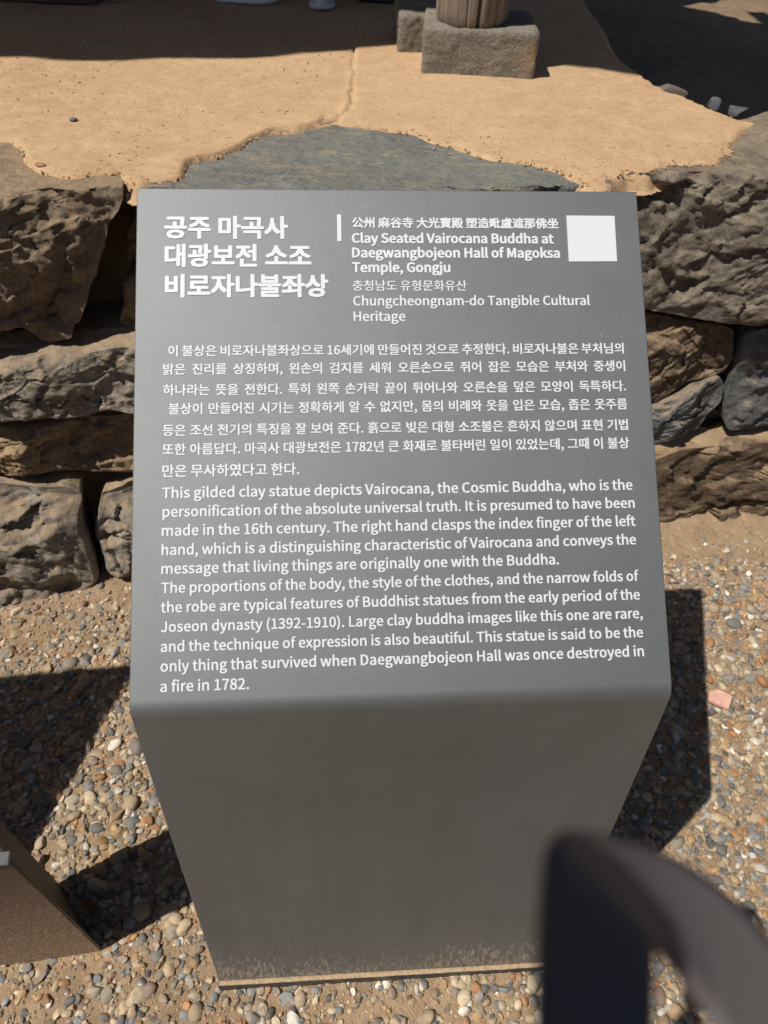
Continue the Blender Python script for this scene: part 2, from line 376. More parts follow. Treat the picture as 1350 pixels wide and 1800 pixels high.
def rock(poly_px, mat, bulge=.05, off=0., depth=.28, seed=0, top=None, N=150, M1=34, rough=1.0, label=None, tilt=0., pits=1., strata=0., grow=0., chips=1.):
    pts = []
    for x, y in poly_px:
        p = at_plane(x, y, WP0, WN); q = p-WP0; pts.append((q@WE1, q@WE2))
    pts = np.array(pts)
    A = pts; B = np.roll(pts, -1, 0); c = A[:, 0]*B[:, 1]-B[:, 0]*A[:, 1]
    ar = c.sum()/2; cen = np.array([((A[:, 0]+B[:, 0])*c).sum(), ((A[:, 1]+B[:, 1])*c).sum()])/(6*ar)
    if ar < 0: pts = pts[::-1]
    if grow:
        dd = pts-cen; pts = cen+dd*(1+grow/np.linalg.norm(dd, axis=1)[:, None])
    seg = np.linalg.norm(np.roll(pts, -1, 0)-pts, axis=1); cum = np.concatenate([[0], np.cumsum(seg)])
    t = np.linspace(0, cum[-1], N, endpoint=False); cl = np.vstack([pts, pts[:1]])
    bx = np.interp(t, cum, cl[:, 0]); by = np.interp(t, cum, cl[:, 1])
    for _ in range(2):
        bx = (np.roll(bx, 1)+2*bx+np.roll(bx, -1))/4; by = (np.roll(by, 1)+2*by+np.roll(by, -1))/4
    bp = np.stack([bx, by, bx*0+seed*3.1], -1)
    size = math.sqrt(abs(ar)); rs = np.random.RandomState(seed+3)
    nr = np.stack([bx-cen[0], by-cen[1]], -1); nr /= np.linalg.norm(nr, axis=1)[:, None]
    amp = (.016*fbm(bp, 9, 3, seed=seed)+.008*fbm(bp, 45, 3, seed=seed+1))*min(1, size/.12)*rough
    bx = bx+nr[:, 0]*amp; by = by+nr[:, 1]*amp
    rr = np.concatenate([np.linspace(0, .8, M1-12), 1-(np.linspace(1, 0, 12)**1.6*.2)[1:]])
    r = rr[None, :]
    U = cen[0]+(bx[:, None]-cen[0])*r; V = cen[1]+(by[:, None]-cen[1])*r
    H = bulge*(1-np.clip(r, 0, 1)**8)**.5*np.ones_like(U)
    # broken facets: cut by random planes
    for k in range(7):
        an = rs.uniform(0, 2*PI); s = rs.uniform(.12, .55); p = rs.uniform(.15, .75)*size/2
        q = (U-cen[0])*math.cos(an)+(V-cen[1])*math.sin(an)-p
        H = np.minimum(H, bulge*1.02-s*q*1.0)
    H = np.maximum(H, 0.0)
    PP = np.stack([U, V, U*0+seed*1.7], -1); w = np.clip((1-r)*6, 0, 1)*.9+.1
    H = H+rough*w*(.018*fbm(PP, 6, 4, seed=seed+5)+.010*(.5-np.abs(fbm(PP, 20, 4, seed=seed+6)))*2-.006+.0045*fbm(PP, 80, 3, seed=seed+8)
                     -pits*(.022*smooth(fbm(PP, 7, 3, seed=seed+15), .22, .45)*min(1, size/.18)+.006*smooth(fbm(PP, 24, 3, seed=seed+16), .2, .45)))
    if strata:
        Q = np.stack([U*.86+V*.5, (-U*.5+V*.86)*5, U*0+seed], -1)
        H = H+strata*w*(.012*fbm(Q, 5, 5, .6, seed=seed+30)+.010*(.4-np.abs(fbm(Q, 9, 4, seed=seed+31))))
    # fracture faces: cells with their own small plane, at two scales
    for sc_, am, sl_ in ((.085, .0060, .20), (.034, .0026, .22)):
        Uw = U+.35*sc_*fbm(PP, .9/sc_, 2, seed=seed+41); Vw = V+.35*sc_*fbm(PP, .9/sc_, 2, seed=seed+42)
        u0_, u1_, v0_, v1_ = U.min(), U.max(), V.min(), V.max()
        K = int(min(420, max(6, (u1_-u0_)*(v1_-v0_)/sc_**2))); cu_ = rs.uniform(u0_, u1_, K); cv_ = rs.uniform(v0_, v1_, K)
        gu, gv, gb = rs.uniform(-sl_, sl_, K), rs.uniform(-sl_, sl_, K), rs.uniform(-am, am, K)
        D_ = (Uw[..., None]-cu_)**2+(1.5*(Vw[..., None]-cv_))**2; kk = D_.argmin(-1)
        H = H+chips*w*(gb[kk]+gu[kk]*(U-cu_[kk])+gv[kk]*(V-cv_[kk]))
    H = H+off+tilt*(V-cen[1])
    W3 = WP0+U[..., None]*WE1+V[..., None]*WE2+H[..., None]*WN
    # sides running back into the bank
    nb = 16
    s = np.linspace(0, 1, nb+1)[1:]**1.3*depth
    rim = W3[:, -1, :]
    cen3 = WP0+cen[0]*WE1+cen[1]*WE2
    inward = (cen3-rim); inward -= np.outer(inward@WB, WB); inward /= np.linalg.norm(inward, axis=1)[:, None]+1e-9
    side = rim[:, None, :]+s[None, :, None]*WB+inward[:, None, :]*(s[None, :, None]*(.12 if top is None else .02))
    side += (.006*rough*fbm(side, 14, 4, seed=seed+9))[..., None]*np.array([0, 0, 1.])
    W = np.concatenate([W3, side], 1)
    if top is not None:
        tp_ = top if not callable(top) else top(W[..., 0])
        zt = tp_+.004*fbm(W*np.array([1, 1, 0]), 10, 4, seed=seed+2)+.0015*fbm(W*np.array([1, 1, 0]), 70, 3, seed=seed+4)
        W[..., 2] = np.where(W[..., 2] > zt-.012, np.minimum(W[..., 2], zt), W[..., 2])
    nv = W.shape[1]
    Fq = grid_faces(N, nv, True)
    me = np_mesh('stone', W.reshape(-1, 3)-np.array([0, 1.1, 0]), Fq[:, ::-1])
    o = link('stone', me, wall, mat)
    if label: o['label'] = label
    return o

RT = TZ-.006
E_ = [(1060, 334), (1074, 308), (1100, 293), (1180, 284), (1250, 280), (1292, 256), (1328, 222), (1400, 200), (1640, 235), (1640, 560), (1350, 548), (1285, 562), (1200, 548), (1130, 537), (1070, 530), (1050, 430)]
rock([(-300, 292), (0, 296), (60, 294), (110, 296), (150, 304), (185, 302), (214, 308), (221, 340), (212, 375), (198, 388), (192, 420), (180, 455), (168, 500), (155, 540), (130, 588), (78, 590), (48, 562), (0, 590), (-300, 600)],
     M_BROWN, .075, .03, .34, 1, pits=.35, chips=1.2, rough=.8, top=RT, N=260, M1=60, label='large brown boulder at the top left of the wall')
rock([(212, 505), (236, 470), (330, 480), (345, 585), (240, 592), (205, 575)], M_OCHRE, .03, -.05, .2, 2)
rock([(216, 400), (232, 372), (300, 372), (330, 470), (235, 466), (210, 480)], M_BROWN, .02, -.09, .2, 40)
rock([(219, 326), (236, 329), (244, 345), (236, 358), (222, 350)], M_GREYB, .012, .0, .06, 3, N=60, M1=20)
rock([(268, 300), (330, 280), (660, 270), (1000, 270), (1042, 290), (1040, 400), (900, 460), (500, 475), (320, 460), (275, 440)], M_SLAB, .03, .11, .72, 4, pits=0., top=RT, N=260, M1=40, rough=.7,
     label='flat grey streaked slab topping the wall')
rock([(262, 322), (300, 321), (318, 330), (316, 350), (262, 352)], M_BLUEG, .012, .03, .08, 5, N=60, M1=18)
rock(E_, M_MAROON, .07, .055, .30, 6, chips=1.25, top=lambda x: TZ-.005+.05*smooth(x, .80, 1.05), N=300, M1=70, rough=.6, pits=.2, strata=.8, label='large dark maroon grey boulder at the top right of the wall')
rock([(-300, 628), (0, 622), (60, 613), (95, 604), (150, 608), (205, 600), (330, 599), (336, 705), (240, 714), (200, 706), (150, 716), (60, 720), (-300, 738)], M_GREYB, .045, .05, .3, 7, N=280, M1=60, pits=.7, chips=1.0, rough=.6,
     label='long grey rock of the second course with a hollow near the sign')
rock([(-300, 745), (0, 738), (60, 732), (110, 728), (180, 733), (240, 724), (336, 722), (336, 820), (240, 829), (140, 824), (60, 824), (-300, 830)], M_OCHRE, .035, .005, .3, 9, N=280, M1=56, pits=.5, chips=1.1, strata=.6, rough=.8,
     label='brown crumbly layered rock in the third course')
rock([(20, 768), (48, 759), (74, 775), (82, 812), (62, 823), (18, 822), (4, 795)], M_OCHRE, .02, .035, .15, 10, N=110, M1=30, pits=.3)
rock([(-300, 838), (0, 834), (60, 838), (120, 840), (148, 852), (148, 900), (160, 940), (176, 1000), (130, 1040), (0, 1060), (-300, 1060)], M_GREYB, .06, .05, .3, 11, grow=.007, pits=.45, chips=1.2, rough=.7, N=220, M1=54,
     label='bulging grey and ochre boulder at the left foot of the wall')
rock([(188, 868), (235, 845), (330, 843), (335, 960), (330, 1010), (240, 1010), (195, 985), (178, 920)], M_GREYB, .045, .02, .25, 12, grow=.010, pits=.3, chips=1.4, rough=.8, N=160, M1=40)
rock([(1100, 545), (1180, 555), (1240, 562), (1285, 574), (1278, 630), (1262, 650), (1200, 667), (1150, 697), (1095, 712)], M_STRAT, .025, .02, .25, 13, rough=.5, chips=1.3, pits=.0, strata=.6, N=200, M1=46,
     label='brown layered stone under the big right boulder')
rock([(1080, 725), (1150, 702), (1205, 673), (1254, 656), (1263, 668), (1256, 700), (1236, 716), (1216, 745), (1180, 763), (1080, 780)], M_BLUEG, .03, .03, .22, 14, rough=.5, pits=.0, strata=.5, N=170, M1=40)
rock([(1292, 584), (1330, 571), (1400, 566), (1640, 562), (1640, 735), (1350, 738), (1268, 750), (1258, 730), (1265, 690), (1277, 640)], M_BLUEG, .03, .03, .25, 15, rough=.6, pits=.0, strata=.5, chips=1.4, N=200, M1=46)
rock([(1090, 810), (1180, 775), (1240, 770), (1350, 760), (1640, 752), (1640, 915), (1350, 905), (1150, 905), (1085, 905)], M_STRAT, .03, .055, .25, 16, rough=.5, pits=.0, strata=.9, N=220, M1=46,
     label='long low brown stone at the right foot of the wall')
# the courses that stand behind the sign
k = 50
for (ya, yb), brk in (((482, 596), (345, 520, 700, 900, 1090)), ((604, 716), (342, 600, 800, 1085)), ((724, 818), (342, 520, 760, 930, 1072)), ((828, 985), (342, 560, 790, 1078))):
    for xa, xb in zip(brk[:-1], brk[1:]):
        rock([(xa+5, ya+3), ((xa+xb)/2, ya-4), (xb-5, ya+4), (xb-3, (ya+yb)/2), (xb-7, yb-3), ((xa+xb)/2, yb+2), (xa+5, yb-4), (xa+2, (ya+yb)/2)],
             [M_BROWN, M_GREYB, M_STRAT, M_OCHRE][k % 4], .035, .01, .22, k, N=70, M1=18); k += 1
# courses beyond the frame, left and right
for xc in (-440, 1760):
    for ya, yb in ((330, 560), (580, 740), (755, 960)):
        rock([(xc-125, ya), (xc, ya-8), (xc+125, ya), (xc+118, (ya+yb)/2), (xc+122, yb), (xc, yb+5), (xc-122, yb)], [M_GREYB, M_STRAT, M_BROWN][k % 3], .04, .01, .25, k, top=RT if ya == 330 else None, N=70, M1=18); k += 1
# earth packed behind the stones
xs = np.linspace(-1.9, 2.1, 260); zs = np.linspace(-.05, TZ-.085, 90)
X, Zc = np.meshgrid(xs, zs, indexing='ij'); P3 = np.stack([X, X*0, Zc], -1)
Yc = 1.085+.195*X+.27*Zc+.085+.11*smooth(Zc, .42, .62)+.03*fbm(P3, 9, 4, seed=60)
core = link('earth_fill', np_mesh('earth_fill', np.stack([X, Yc-1.1, Zc], -1).reshape(-1, 3), grid_faces(260, 90)), wall, M_GROUND)

# soil lodged on the ledges between courses
def ledge(px0, px1, seed, wid=.05, off=.02, th=.012):
    a = at_plane(*px0, WP0, WN)+WN*off; b = at_plane(*px1, WP0, WN)+WN*off
    n, m = 90, 18; u = np.linspace(0, 1, n)[:, None]; v = np.linspace(0, 1, m)[None, :]
    base = a+(b-a)*u[..., None]; Pt = base+(WB*1.0)*((v*wid)[..., None])
    q = fbm(Pt, 22, 4, seed=seed)
    Pt = Pt+WB*((.03*fbm(Pt*np.array([1, 0, 0]), 16, 3, seed=seed+1))[..., None]) 
    Pt[..., 2] += th*(.6+q)*np.sin(np.clip(v, 0, 1)*PI*.5)**.6-.012*(v < .04)+.2*v*wid
    o = link('soil_ledge', np_mesh('soil_ledge', Pt.reshape(-1, 3)-np.array([0, 1.1, 0]), grid_faces(n, m)), wall, M_GROUND)
    o['kind'] = 'stuff'
ledge((1110, 782), (1640, 748), 70, .075, .048)
ledge((-300, 612), (340, 598), 71, .045, .0, .008)

# ------------------------------------------------------------------ gravel
def ico(sub):
    bm = bmesh.new(); bmesh.ops.create_icosphere(bm, subdivisions=sub, radius=1)
    V = np.array([v.co[:] for v in bm.verts]); F = np.array([[v.index for v in f.verts] for f in bm.faces]); bm.free(); return V, F
def pebble_proto(sub, seed, angular):
    V, F = ico(sub); rs = np.random.RandomState(seed)
    V = V*(1+.16*fbm(V, 1.3, 2, seed=seed)[:, None])
    for k in range(angular):
        n = rs.randn(3); n /= np.linalg.norm(n); d = rs.uniform(.40, .78); q = V@n
        V = V-np.outer(np.clip(q-d, 0, None)*.92, n)
    return V*np.array([1, rs.uniform(.6, .92), rs.uniform(.38, .68)]), F
PAL = np.array([(.17, .18, .17), (.235, .245, .23), (.40, .30, .19), (.34, .23, .13), (.36, .17, .07), (.48, .39, .26), (.10, .10, .10), (.60, .56, .48),
                (.28, .19, .145), (.21, .175, .16), (.40, .25, .12), (.33, .28, .20), (.15, .165, .165), (.45, .35, .23), (.26, .22, .165), (.38, .29, .18)])
def scatter(n, smin, smax, power, sub, seed, region, dens, sink=(.1, .55), heights=None, nproto=14):
    rs = np.random.RandomState(seed)
    protos = [pebble_proto(sub, seed*50+k, [0, 4, 7, 9, 5][k % 5]) for k in range(nproto)]
    x = rs.uniform(region[0], region[1], n*5); y = rs.uniform(region[2], region[3], n*5)
    kp = rs.rand(n*5) < dens(x, y); x = x[kp][:n]; y = y[kp][:n]; n = len(x)
    s = smin+(smax-smin)*rs.rand(n)**power
    z = (heights or ground_z)(x, y)
    Vs, Fs, Cs = [], [], []; base = 0
    which = rs.randint(0, nproto, n)
    for k in range(nproto):
        V, F = protos[k]; idx = np.where(which == k)[0]; m = len(idx)
        if not m: continue
        a = rs.uniform(0, 2*PI, m); tx = rs.normal(0, .3, m); ty = rs.normal(0, .3, m)
        ca, sa = np.cos(a), np.sin(a)
        P = V[None]*s[idx][:, None, None]
        Py = P[..., 1]*np.cos(tx)[:, None]-P[..., 2]*np.sin(tx)[:, None]; Pz = P[..., 1]*np.sin(tx)[:, None]+P[..., 2]*np.cos(tx)[:, None]
        Px = P[..., 0]*np.cos(ty)[:, None]+Pz*np.sin(ty)[:, None]; Pz = -P[..., 0]*np.sin(ty)[:, None]+Pz*np.cos(ty)[:, None]
        X = Px*ca[:, None]-Py*sa[:, None]+x[idx][:, None]; Y = Px*sa[:, None]+Py*ca[:, None]+y[idx][:, None]
        lift = s[idx]*rs.uniform(sink[0], sink[1], m)*.6
        Z = Pz+z[idx][:, None]+lift[:, None]
        Vs.append(np.stack([X, Y, Z], -1).reshape(-1, 3))
        Fs.append((F[None]+(base+np.arange(m)*len(V))[:, None, None]).reshape(-1, 3)); base += m*len(V)
        c = PAL[rs.randint(0, len(PAL), m)]*rs.uniform(.75, 1.45, (m, 1))
        Cs.append(np.repeat(c, len(V), 0))
    return np.vstack(Vs), np.vstack(Fs), np.vstack(Cs)
def dens_big(x, y):
    d = 1-smooth(y-.1*x-.08*(x > .5), .66, .98)
    P = np.stack([x, y, x*0], -1)
    d = d*(.62+.9*smooth(fbm(P, 3.2, 3, seed=80), -.35, .35))
    d = np.where((x < -.27) & (y < .04), d*.33, d)
    d = np.where((y < -.02) & (x > -.3), d*.8, d)
    d = np.where((x > .3) & (y > -.1) & (y < .8), np.maximum(d, .75), d)
    return np.clip(d+.05, 0, 1)
def dens_small(x, y):
    return np.clip(.35+.65*(1-smooth(y, .75, 1.15)), 0, 1)

def pebble_mat(single=False):
    t = NT('single_pebble_stone' if single else 'pebble_stone')
    if single:
        oi = t.n.new('ShaderNodeObjectInfo').outputs['Random']
        col = t.ramp(oi, [(i/len(PAL), tuple(c)) for i, c in enumerate(PAL)], 'CONSTANT')
    else:
        a = t.n.new('ShaderNodeAttribute'); a.attribute_name = 'tint'; col = a.outputs['Color']
    n = t.noise(120 if not single else 120, 6, .7)
    vein = t.noise(55, 5, .6, 1.5, vec=t.mapping((1, 3, 1), (.4, .2, .9)))
    c = t.mix(t.ramp(n, [(.3, .5), (.6, 0.)]), col, (.12, .09, .06))
    c = t.mix(t.ramp(vein, [(.58, 0.), (.68, .35)]), c, (.48, .42, .34))
    c = t.mix(t.ramp(t.noise(35, 5, .7), [(.50, 0.), (.70, .45)]), c, (.42, .29, .17))
    return t.set(c, .68, 0., t.bump(t.noise(500, 4, .7), .5, .0012), .4)
M_PEB = pebble_mat(); M_PEB1 = pebble_mat(True)
reg = (-1.25, 1.4, -.3, 1.25)
parts = [scatter(2500, .0105, .0190, 1.4, 2, 1, (-1.1, 1.25, -.22, 1.1), dens_big, (-.1, .45)),
         scatter(21000, .0044, .0112, 1.2, 2, 2, (-1.15, 1.25, -.22, 1.12), dens_big, (.0, .6))]
Vs, Fs, Cs, b = [], [], [], 0
for V, F, C in parts:
    Vs.append(V); Fs.append(F+b); Cs.append(C); b += len(V)
gr = link('gravel', np_mesh('gravel', np.vstack(Vs), np.vstack(Fs), True, np.vstack(Cs), 34), None, M_PEB)
tag(gr, 'mixed tan, orange and blue grey gravel bedded in sandy soil round the sign', 'gravel', kind='stuff')
parts = [scatter(16000, .0024, .0052, 1.1, 1, 4, reg, dens_small, (.1, .7)),
         scatter(24000, .0013, .0038, 1.2, 1, 3, reg, lambda x, y: np.ones_like(x), (.3, .9))]
Vs, Fs, Cs, b = [], [], [], 0
for V, F, C in parts:
    Vs.append(V); Fs.append(F+b); Cs.append(C*.6+np.array([.22, .155, .095])); b += len(V)
gt = link('grit', np_mesh('grit', np.vstack(Vs), np.vstack(Fs), False, np.vstack(Cs)), None, M_PEB)
tag(gt, 'fine tan grit and crumbs of soil filling the spaces between the pebbles', 'grit', kind='stuff')
# the largest pebbles, one by one
rs = np.random.RandomState(77)
protos = []
for k in range(16):
    V, F = pebble_proto(3, 900+k, [0, 3, 5, 0, 8][k % 5]); me = np_mesh('pebble', V, F, True, sharp=32 if k % 5 in (1, 2, 4) else None); me.materials.append(M_PEB1); protos.append(me)
cnt = 0; tries = 0; placed = []
while cnt < 260 and tries < 9000:
    tries += 1
    x, y = rs.uniform(-.85, 1.15), rs.uniform(-.2, .98)
    if rs.rand() > dens_big(np.array([x]), np.array([y]))[0]*.9+.06: continue
    if abs(x) < .3 and -.03 < y < .6: continue
    if -.98 < x < -.5 and abs(y+.0-(x+.52)*.16) < .15: continue
    s = rs.uniform(.0115, .0205)*(1.2 if rs.rand() < .12 else 1)
    if any((x-a)**2+(y-b)**2 < (s+c)**2*.8 for a, b, c in placed): continue
    placed.append((x, y, s)); cnt += 1
    o = link('pebble', protos[rs.randint(16)], g)
    z = float(ground_z(np.array([x]), np.array([y]))[0])
    o.location = (x, y, z+s*rs.uniform(.12, .3)); o.scale = (s, s, s)
    o.rotation_euler = (rs.normal(0, .25), rs.normal(0, .25), rs.uniform(0, 6.28))
# grit on the terrace
def tz(x, y): return np.full_like(x, TZ)
def dens_ter(x, y): return np.where(in_poly(x, y, TPOLY), .25+.75*np.exp(-seg_dist(x, y, EP, False)/.05), 0)
V, F, C = scatter(4200, .0008, .0042, 2.6, 1, 6, (-1.3, 1.0, 1.1, 2.9), dens_ter, (.0, .4), tz, 6)
tag(link('terrace_grit', np_mesh('terrace_grit', V, F, True, C*.55+np.array([.2, .13, .08])), None, M_PEB), 'fine stone grit lying loose on the orange clay terrace', 'grit', kind='stuff')

V, F, C = scatter(5200, .0012, .0060, 2.0, 1, 16, (-1.3, 1.05, 1.1, 2.0), lambda x, y: np.where(in_poly(x, y, TPOLY), np.exp(-seg_dist(x, y, EP, False)/.022), .5*np.exp(-seg_dist(x, y, EP, False)/.006)), (.0, .5), lambda x, y: np.full_like(x, TZ-.003), 8)
tag(link('clay_crumbs', np_mesh('clay_crumbs', V, F, False), None, M_SOIL), 'crumbled orange clay along the broken front edge of the terrace', 'clay', kind='stuff')
def loose(name, px, py, z, sx, sy, sz, col, seed, label, cat, ang=6, rz=0, rough=.8):
    p = at(px, py, z)
    V, F = pebble_proto(3, seed, ang); V = V/np.abs(V).max(0)*np.array([sx, sy, sz])
    o = link(name, np_mesh(name, V, F, True, sharp=32), None, simple(name+'_surface', col, rough, 0, 90, .3, (.5, .002)))
    o.location = (p[0], p[1], z+sz*.55); o.rotation_euler = (0, 0, rz); tag(o, label, cat); return o
loose('loose_stone', 130, 214, TZ, .011, .008, .006, (.12, .12, .13), 201, 'small dark grey stone lying alone on the sunlit clay terrace, upper left', 'stone')
loose('loose_stone', 70, 292, TZ, .014, .008, .004, (.30, .17, .10), 206, 'flat reddish chip lying on the clay just behind the top left boulder', 'stone')
loose('rock', 1168, 178, TZ-.035, .075, .03, .035, (.15, .12, .095), 202, 'brown rock set in the right rim of the terrace, beside the deep shade', 'rock', 9, .5)
loose('rock', 1295, 205, TZ-.03, .035, .028, .022, (.085, .085, .088), 203, 'small grey rock on the terrace corner above the big right boulder', 'rock', 9, 1.0)
loose('rock', 1250, 190, TZ-.025, .026, .02, .018, (.13, .14, .15), 207, 'pale blue grey chip on the terrace rim between the brown rock and the corner', 'rock', 9, .4)

# pink tile shard lying on the gravel to the right
bm = bmesh.new()
sp = [(1247, 1216), (1263, 1211), (1288, 1223), (1281, 1246), (1262, 1238), (1245, 1230)]
c = at(1266, 1228, .006)
top = [bm.verts.new((at(x, y, .014)-c)[:]+np.array([0, 0, .0])) if False else bm.verts.new(tuple(at(x, y, .014)-c)) for x, y in sp]
f = bm.faces.new(top)
r = bmesh.ops.extrude_face_region(bm, geom=[f]); bmesh.ops.translate(bm, vec=(0, 0, -.009), verts=[v for v in r['geom'] if isinstance(v, bmesh.types.BMVert)])
bmesh.ops.recalc_face_normals(bm, faces=bm.faces); bmesh.ops.bevel(bm, geom=list(bm.edges), offset=.0012, segments=2, affect='EDGES')
o = bm_obj('tile_shard', bm, simple('pink_clay', (.62, .36, .28), .85, 0, 60, .18, (.4, .002))); o.location = c
tag(o, 'flat pink broken tile piece lying on the gravel beside the sign shadow', 'tile piece')

# ------------------------------------------------------------------ the sign
FR = np.array([0, -math.sin(LEAN), math.cos(LEAN)]); UP = np.array([0, math.sin(PT), math.cos(PT)])
SW = .6; TH = .006; RB = .030
def sign_sheet():
    # outer profile, foot -> top, with the rounded bend
    m = FR*HB; th = PT+LEAN if False else math.acos(float(FR@UP)); tl = RB*math.tan(th/2)
    a = m-FR*tl; bnorm = np.array([0, -FR[2], FR[1]])      # outward (towards reader)
    cen = a-bnorm*RB
    prof = []
    z0 = .030
    for k in range(24):
        prof.append((FR*(z0/FR[2])+(a-FR*(z0/FR[2]))*(k/23), bnorm))
    for k in range(1, 17):
        t_ = th*k/16; n = bnorm*math.cos(t_)+FR*math.sin(t_); prof.append((cen+n*RB, n))
    e = m+UP*tl; tp = m+UP*LP; n = np.array([0, -UP[2], UP[1]])
    for k in range(1, 13): prof.append((e+(tp-e)*(k/12), n))
    co = np.array([p for p, _ in prof]); nn = np.array([q for _, q in prof])
    outer = co; inner = co-nn*TH; n = len(co)
    nx = 13; xs = np.linspace(-SW/2, SW/2, nx)
    V = []; 
    for x in xs:
        for p in outer: V.append((x, p[1], p[2]))
        for p in inner: V.append((x, p[1], p[2]))
    F = []
    w = 2*n
    for i in range(nx-1):
        for j in range(n-1):
            F.append((i*w+j, (i+1)*w+j, (i+1)*w+j+1, i*w+j+1))
            F.append((i*w+n+j, i*w+n+j+1, (i+1)*w+n+j+1, (i+1)*w+n+j))
        F.append((i*w+n-1, (i+1)*w+n-1, (i+1)*w+2*n-1, i*w+2*n-1))
        F.append((i*w, i*w+n, (i+1)*w+n, (i+1)*w))
    for j in range(n-1):
        F.append((j, j+1, n+j+1, n+j)); e_ = (nx-1)*w; F.append((e_+j, e_+n+j, e_+n+j+1, e_+j+1))
    me = np_mesh('bent_sheet', V, F, True, sharp=35)
    return me
sign = empty('information_sign', (0, 0, 0), SYAW)
tag(sign, 'bent grey metal sign printed with white Korean and English text, before the wall', 'sign')
sheet = link('bent_sheet', sign_sheet(), sign, M_METAL)
md = sheet.modifiers.new('edge', 'BEVEL'); md.width = .0012; md.segments = 2; md.limit_method = 'ANGLE'; md.angle_limit = math.radians(50)
bm = bmesh.new(); box(bm, -SW/2-.001, SW/2+.001, -.005, .05, -.02, .030, .0012)
link_b = bm_obj('base_plate', bm, M_FOOT, sign)
xs = np.linspace(-SW/2+.001, SW/2-.001, 260); v = np.linspace(0, 1, 7); X, Vv = np.meshgrid(xs, v, indexing='ij')
P3 = np.stack([X, Vv*.02, X*0], -1)
Zs = .0302+.0022*np.sin(Vv*PI)**.7*(.7+.6*fbm(P3, 60, 3, seed=91)); Ys = -.0045+Vv*.0075+.0012*fbm(P3, 40, 3, seed=92)*(1-Vv)
o = link('sand_ledge', np_mesh('sand_ledge', np.stack([X, Ys, Zs], -1).reshape(-1, 3), grid_faces(260, 7)), sign, M_EDGE); o['kind'] = 'stuff'

# lettering: each line of print is a thin raised mesh on the sloping panel
cs, sn = math.cos(SYAW), math.sin(SYAW)
Rz = np.array([[cs, -sn, 0], [sn, cs, 0], [0, 0, 1]])
PN = np.array([0, -UP[2], UP[1]]); pW = Rz@(FR*HB); nW = Rz@PN; xW = Rz@np.array([1., 0, 0]); uW = Rz@UP
def panel_uv(px, py):
    q = at_plane(px, py, pW+nW*.0005, nW)-pW
    return float(q@xW), float(q@uW)
def to_panel(V2, lift=.0005):
    V2 = np.asarray(V2); lf = lift+(V2[:, 2:3] if V2.shape[1] > 2 else 0)
    base = (FR*HB)[None]+np.outer(V2[:, 0], [1, 0, 0])+np.outer(V2[:, 1], UP)+PN[None]*lf
    return base
FONT = None
try:
    fp = os.path.join(bpy.utils.system_resource('DATAFILES'), 'fonts', 'Noto Sans CJK Regular.woff2')
    FONT = bpy.data.fonts.load(fp)
except Exception:
    FONT = None
def text_verts(s, bold, word=1.0, char=1.0):
    cu = bpy.data.curves.new('t', 'FONT'); cu.body = s
    if FONT: cu.font = FONT
    cu.size = 1.0; cu.resolution_u = 2; cu.space_word = word; cu.space_character = char; cu.fill_mode = 'FRONT'
    ob = bpy.data.objects.new('t', cu); COL.objects.link(ob)
    dg = bpy.context.evaluated_depsgraph_get(); me = bpy.data.meshes.new_from_object(ob.evaluated_get(dg))
    n = len(me.vertices); co = np.zeros(n*3); me.vertices.foreach_get('co', co); co = co.reshape(-1, 3)
    faces = [tuple(p.vertices) for p in me.polygons]
    if bold:      # heavier weight: the same outlines a hair apart in four directions, each on its own level
        cs_, fs_ = [], []
        for k, (a, b) in enumerate(((1, .6), (-1, -.6), (1, -.6), (-1, .6), (1, 0), (-1, 0), (0, .8), (0, -.8)) if bold > .01 else ((1, .6), (-1, -.6), (1, -.6), (-1, .6))):
            c2 = co.copy(); c2[:, 0] += a*bold; c2[:, 1] += b*bold; c2[:, 2] = k*(.5 if bold > .01 else 1)
            fs_ += [tuple(i+k*n for i in f) for f in faces]; cs_.append(c2)
        co = np.vstack(cs_); faces = fs_
    bpy.data.objects.remove(ob); bpy.data.curves.remove(cu); bpy.data.meshes.remove(me)
    return co, faces
def line(s, xl, yl, xr, yr, bold, size=None, base=True, word=None, label=None):
    """xl,yl / xr,yr: ends of the line in the photo; base=True when y is the baseline, False when it is the ink bottom."""
    u0, v0 = panel_uv(xl, yl); u1, v1 = panel_uv(xr, yr); vm = (v0+v1)/2
    w = 1.0; co, faces = text_verts(s, bold)
    if size is not None:      # justified: solve the word spacing at fixed letter size
        for _ in range(3):
            tw = (co[:, 0].max()-co[:, 0].min())*size; co2, _f = text_verts(s, bold, w+.1)
            d = ((co2[:, 0].max()-co2[:, 0].min())*size-tw)/.1
            w = max(.3, w+((u1-u0)-tw)/d); co, faces = text_verts(s, bold, w)
    x0, x1 = co[:, 0].min(), co[:, 0].max(); sx = (u1-u0)/(x1-x0)
    sy = size if size is not None else sx
    yb = 0.0 if base else co[:, 1].min()
    V2 = np.stack([u0+(co[:, 0]-x0)*sx, vm+(co[:, 1]-yb)*sy, co[:, 2]*.00007], -1)
    me = bpy.data.meshes.new('lettering'); me.from_pydata(to_panel(V2).tolist(), [], faces); me.update()
    o = link('lettering', me, sign, M_PRINT)
    return sx
TB, TM, TR_ = .024, .0085, .012
KO_T = [("공주 마곡사", 288.3, 420.0, 506.6, 420.4), ("대광보전 소조", 289.2, 470.4, 547.8, 469.6), ("비로자나불좌상", 289.6, 523.4, 577.7, 522.6)]
for s, a, b_, c_, d_ in KO_T: line(s, a, b_, c_, d_, .0135, base=False)
line("公州 麻谷寺 大光寶殿 塑造毗盧遮那佛坐", 618.9, 401.6, 982, 401.6, .012, base=False)
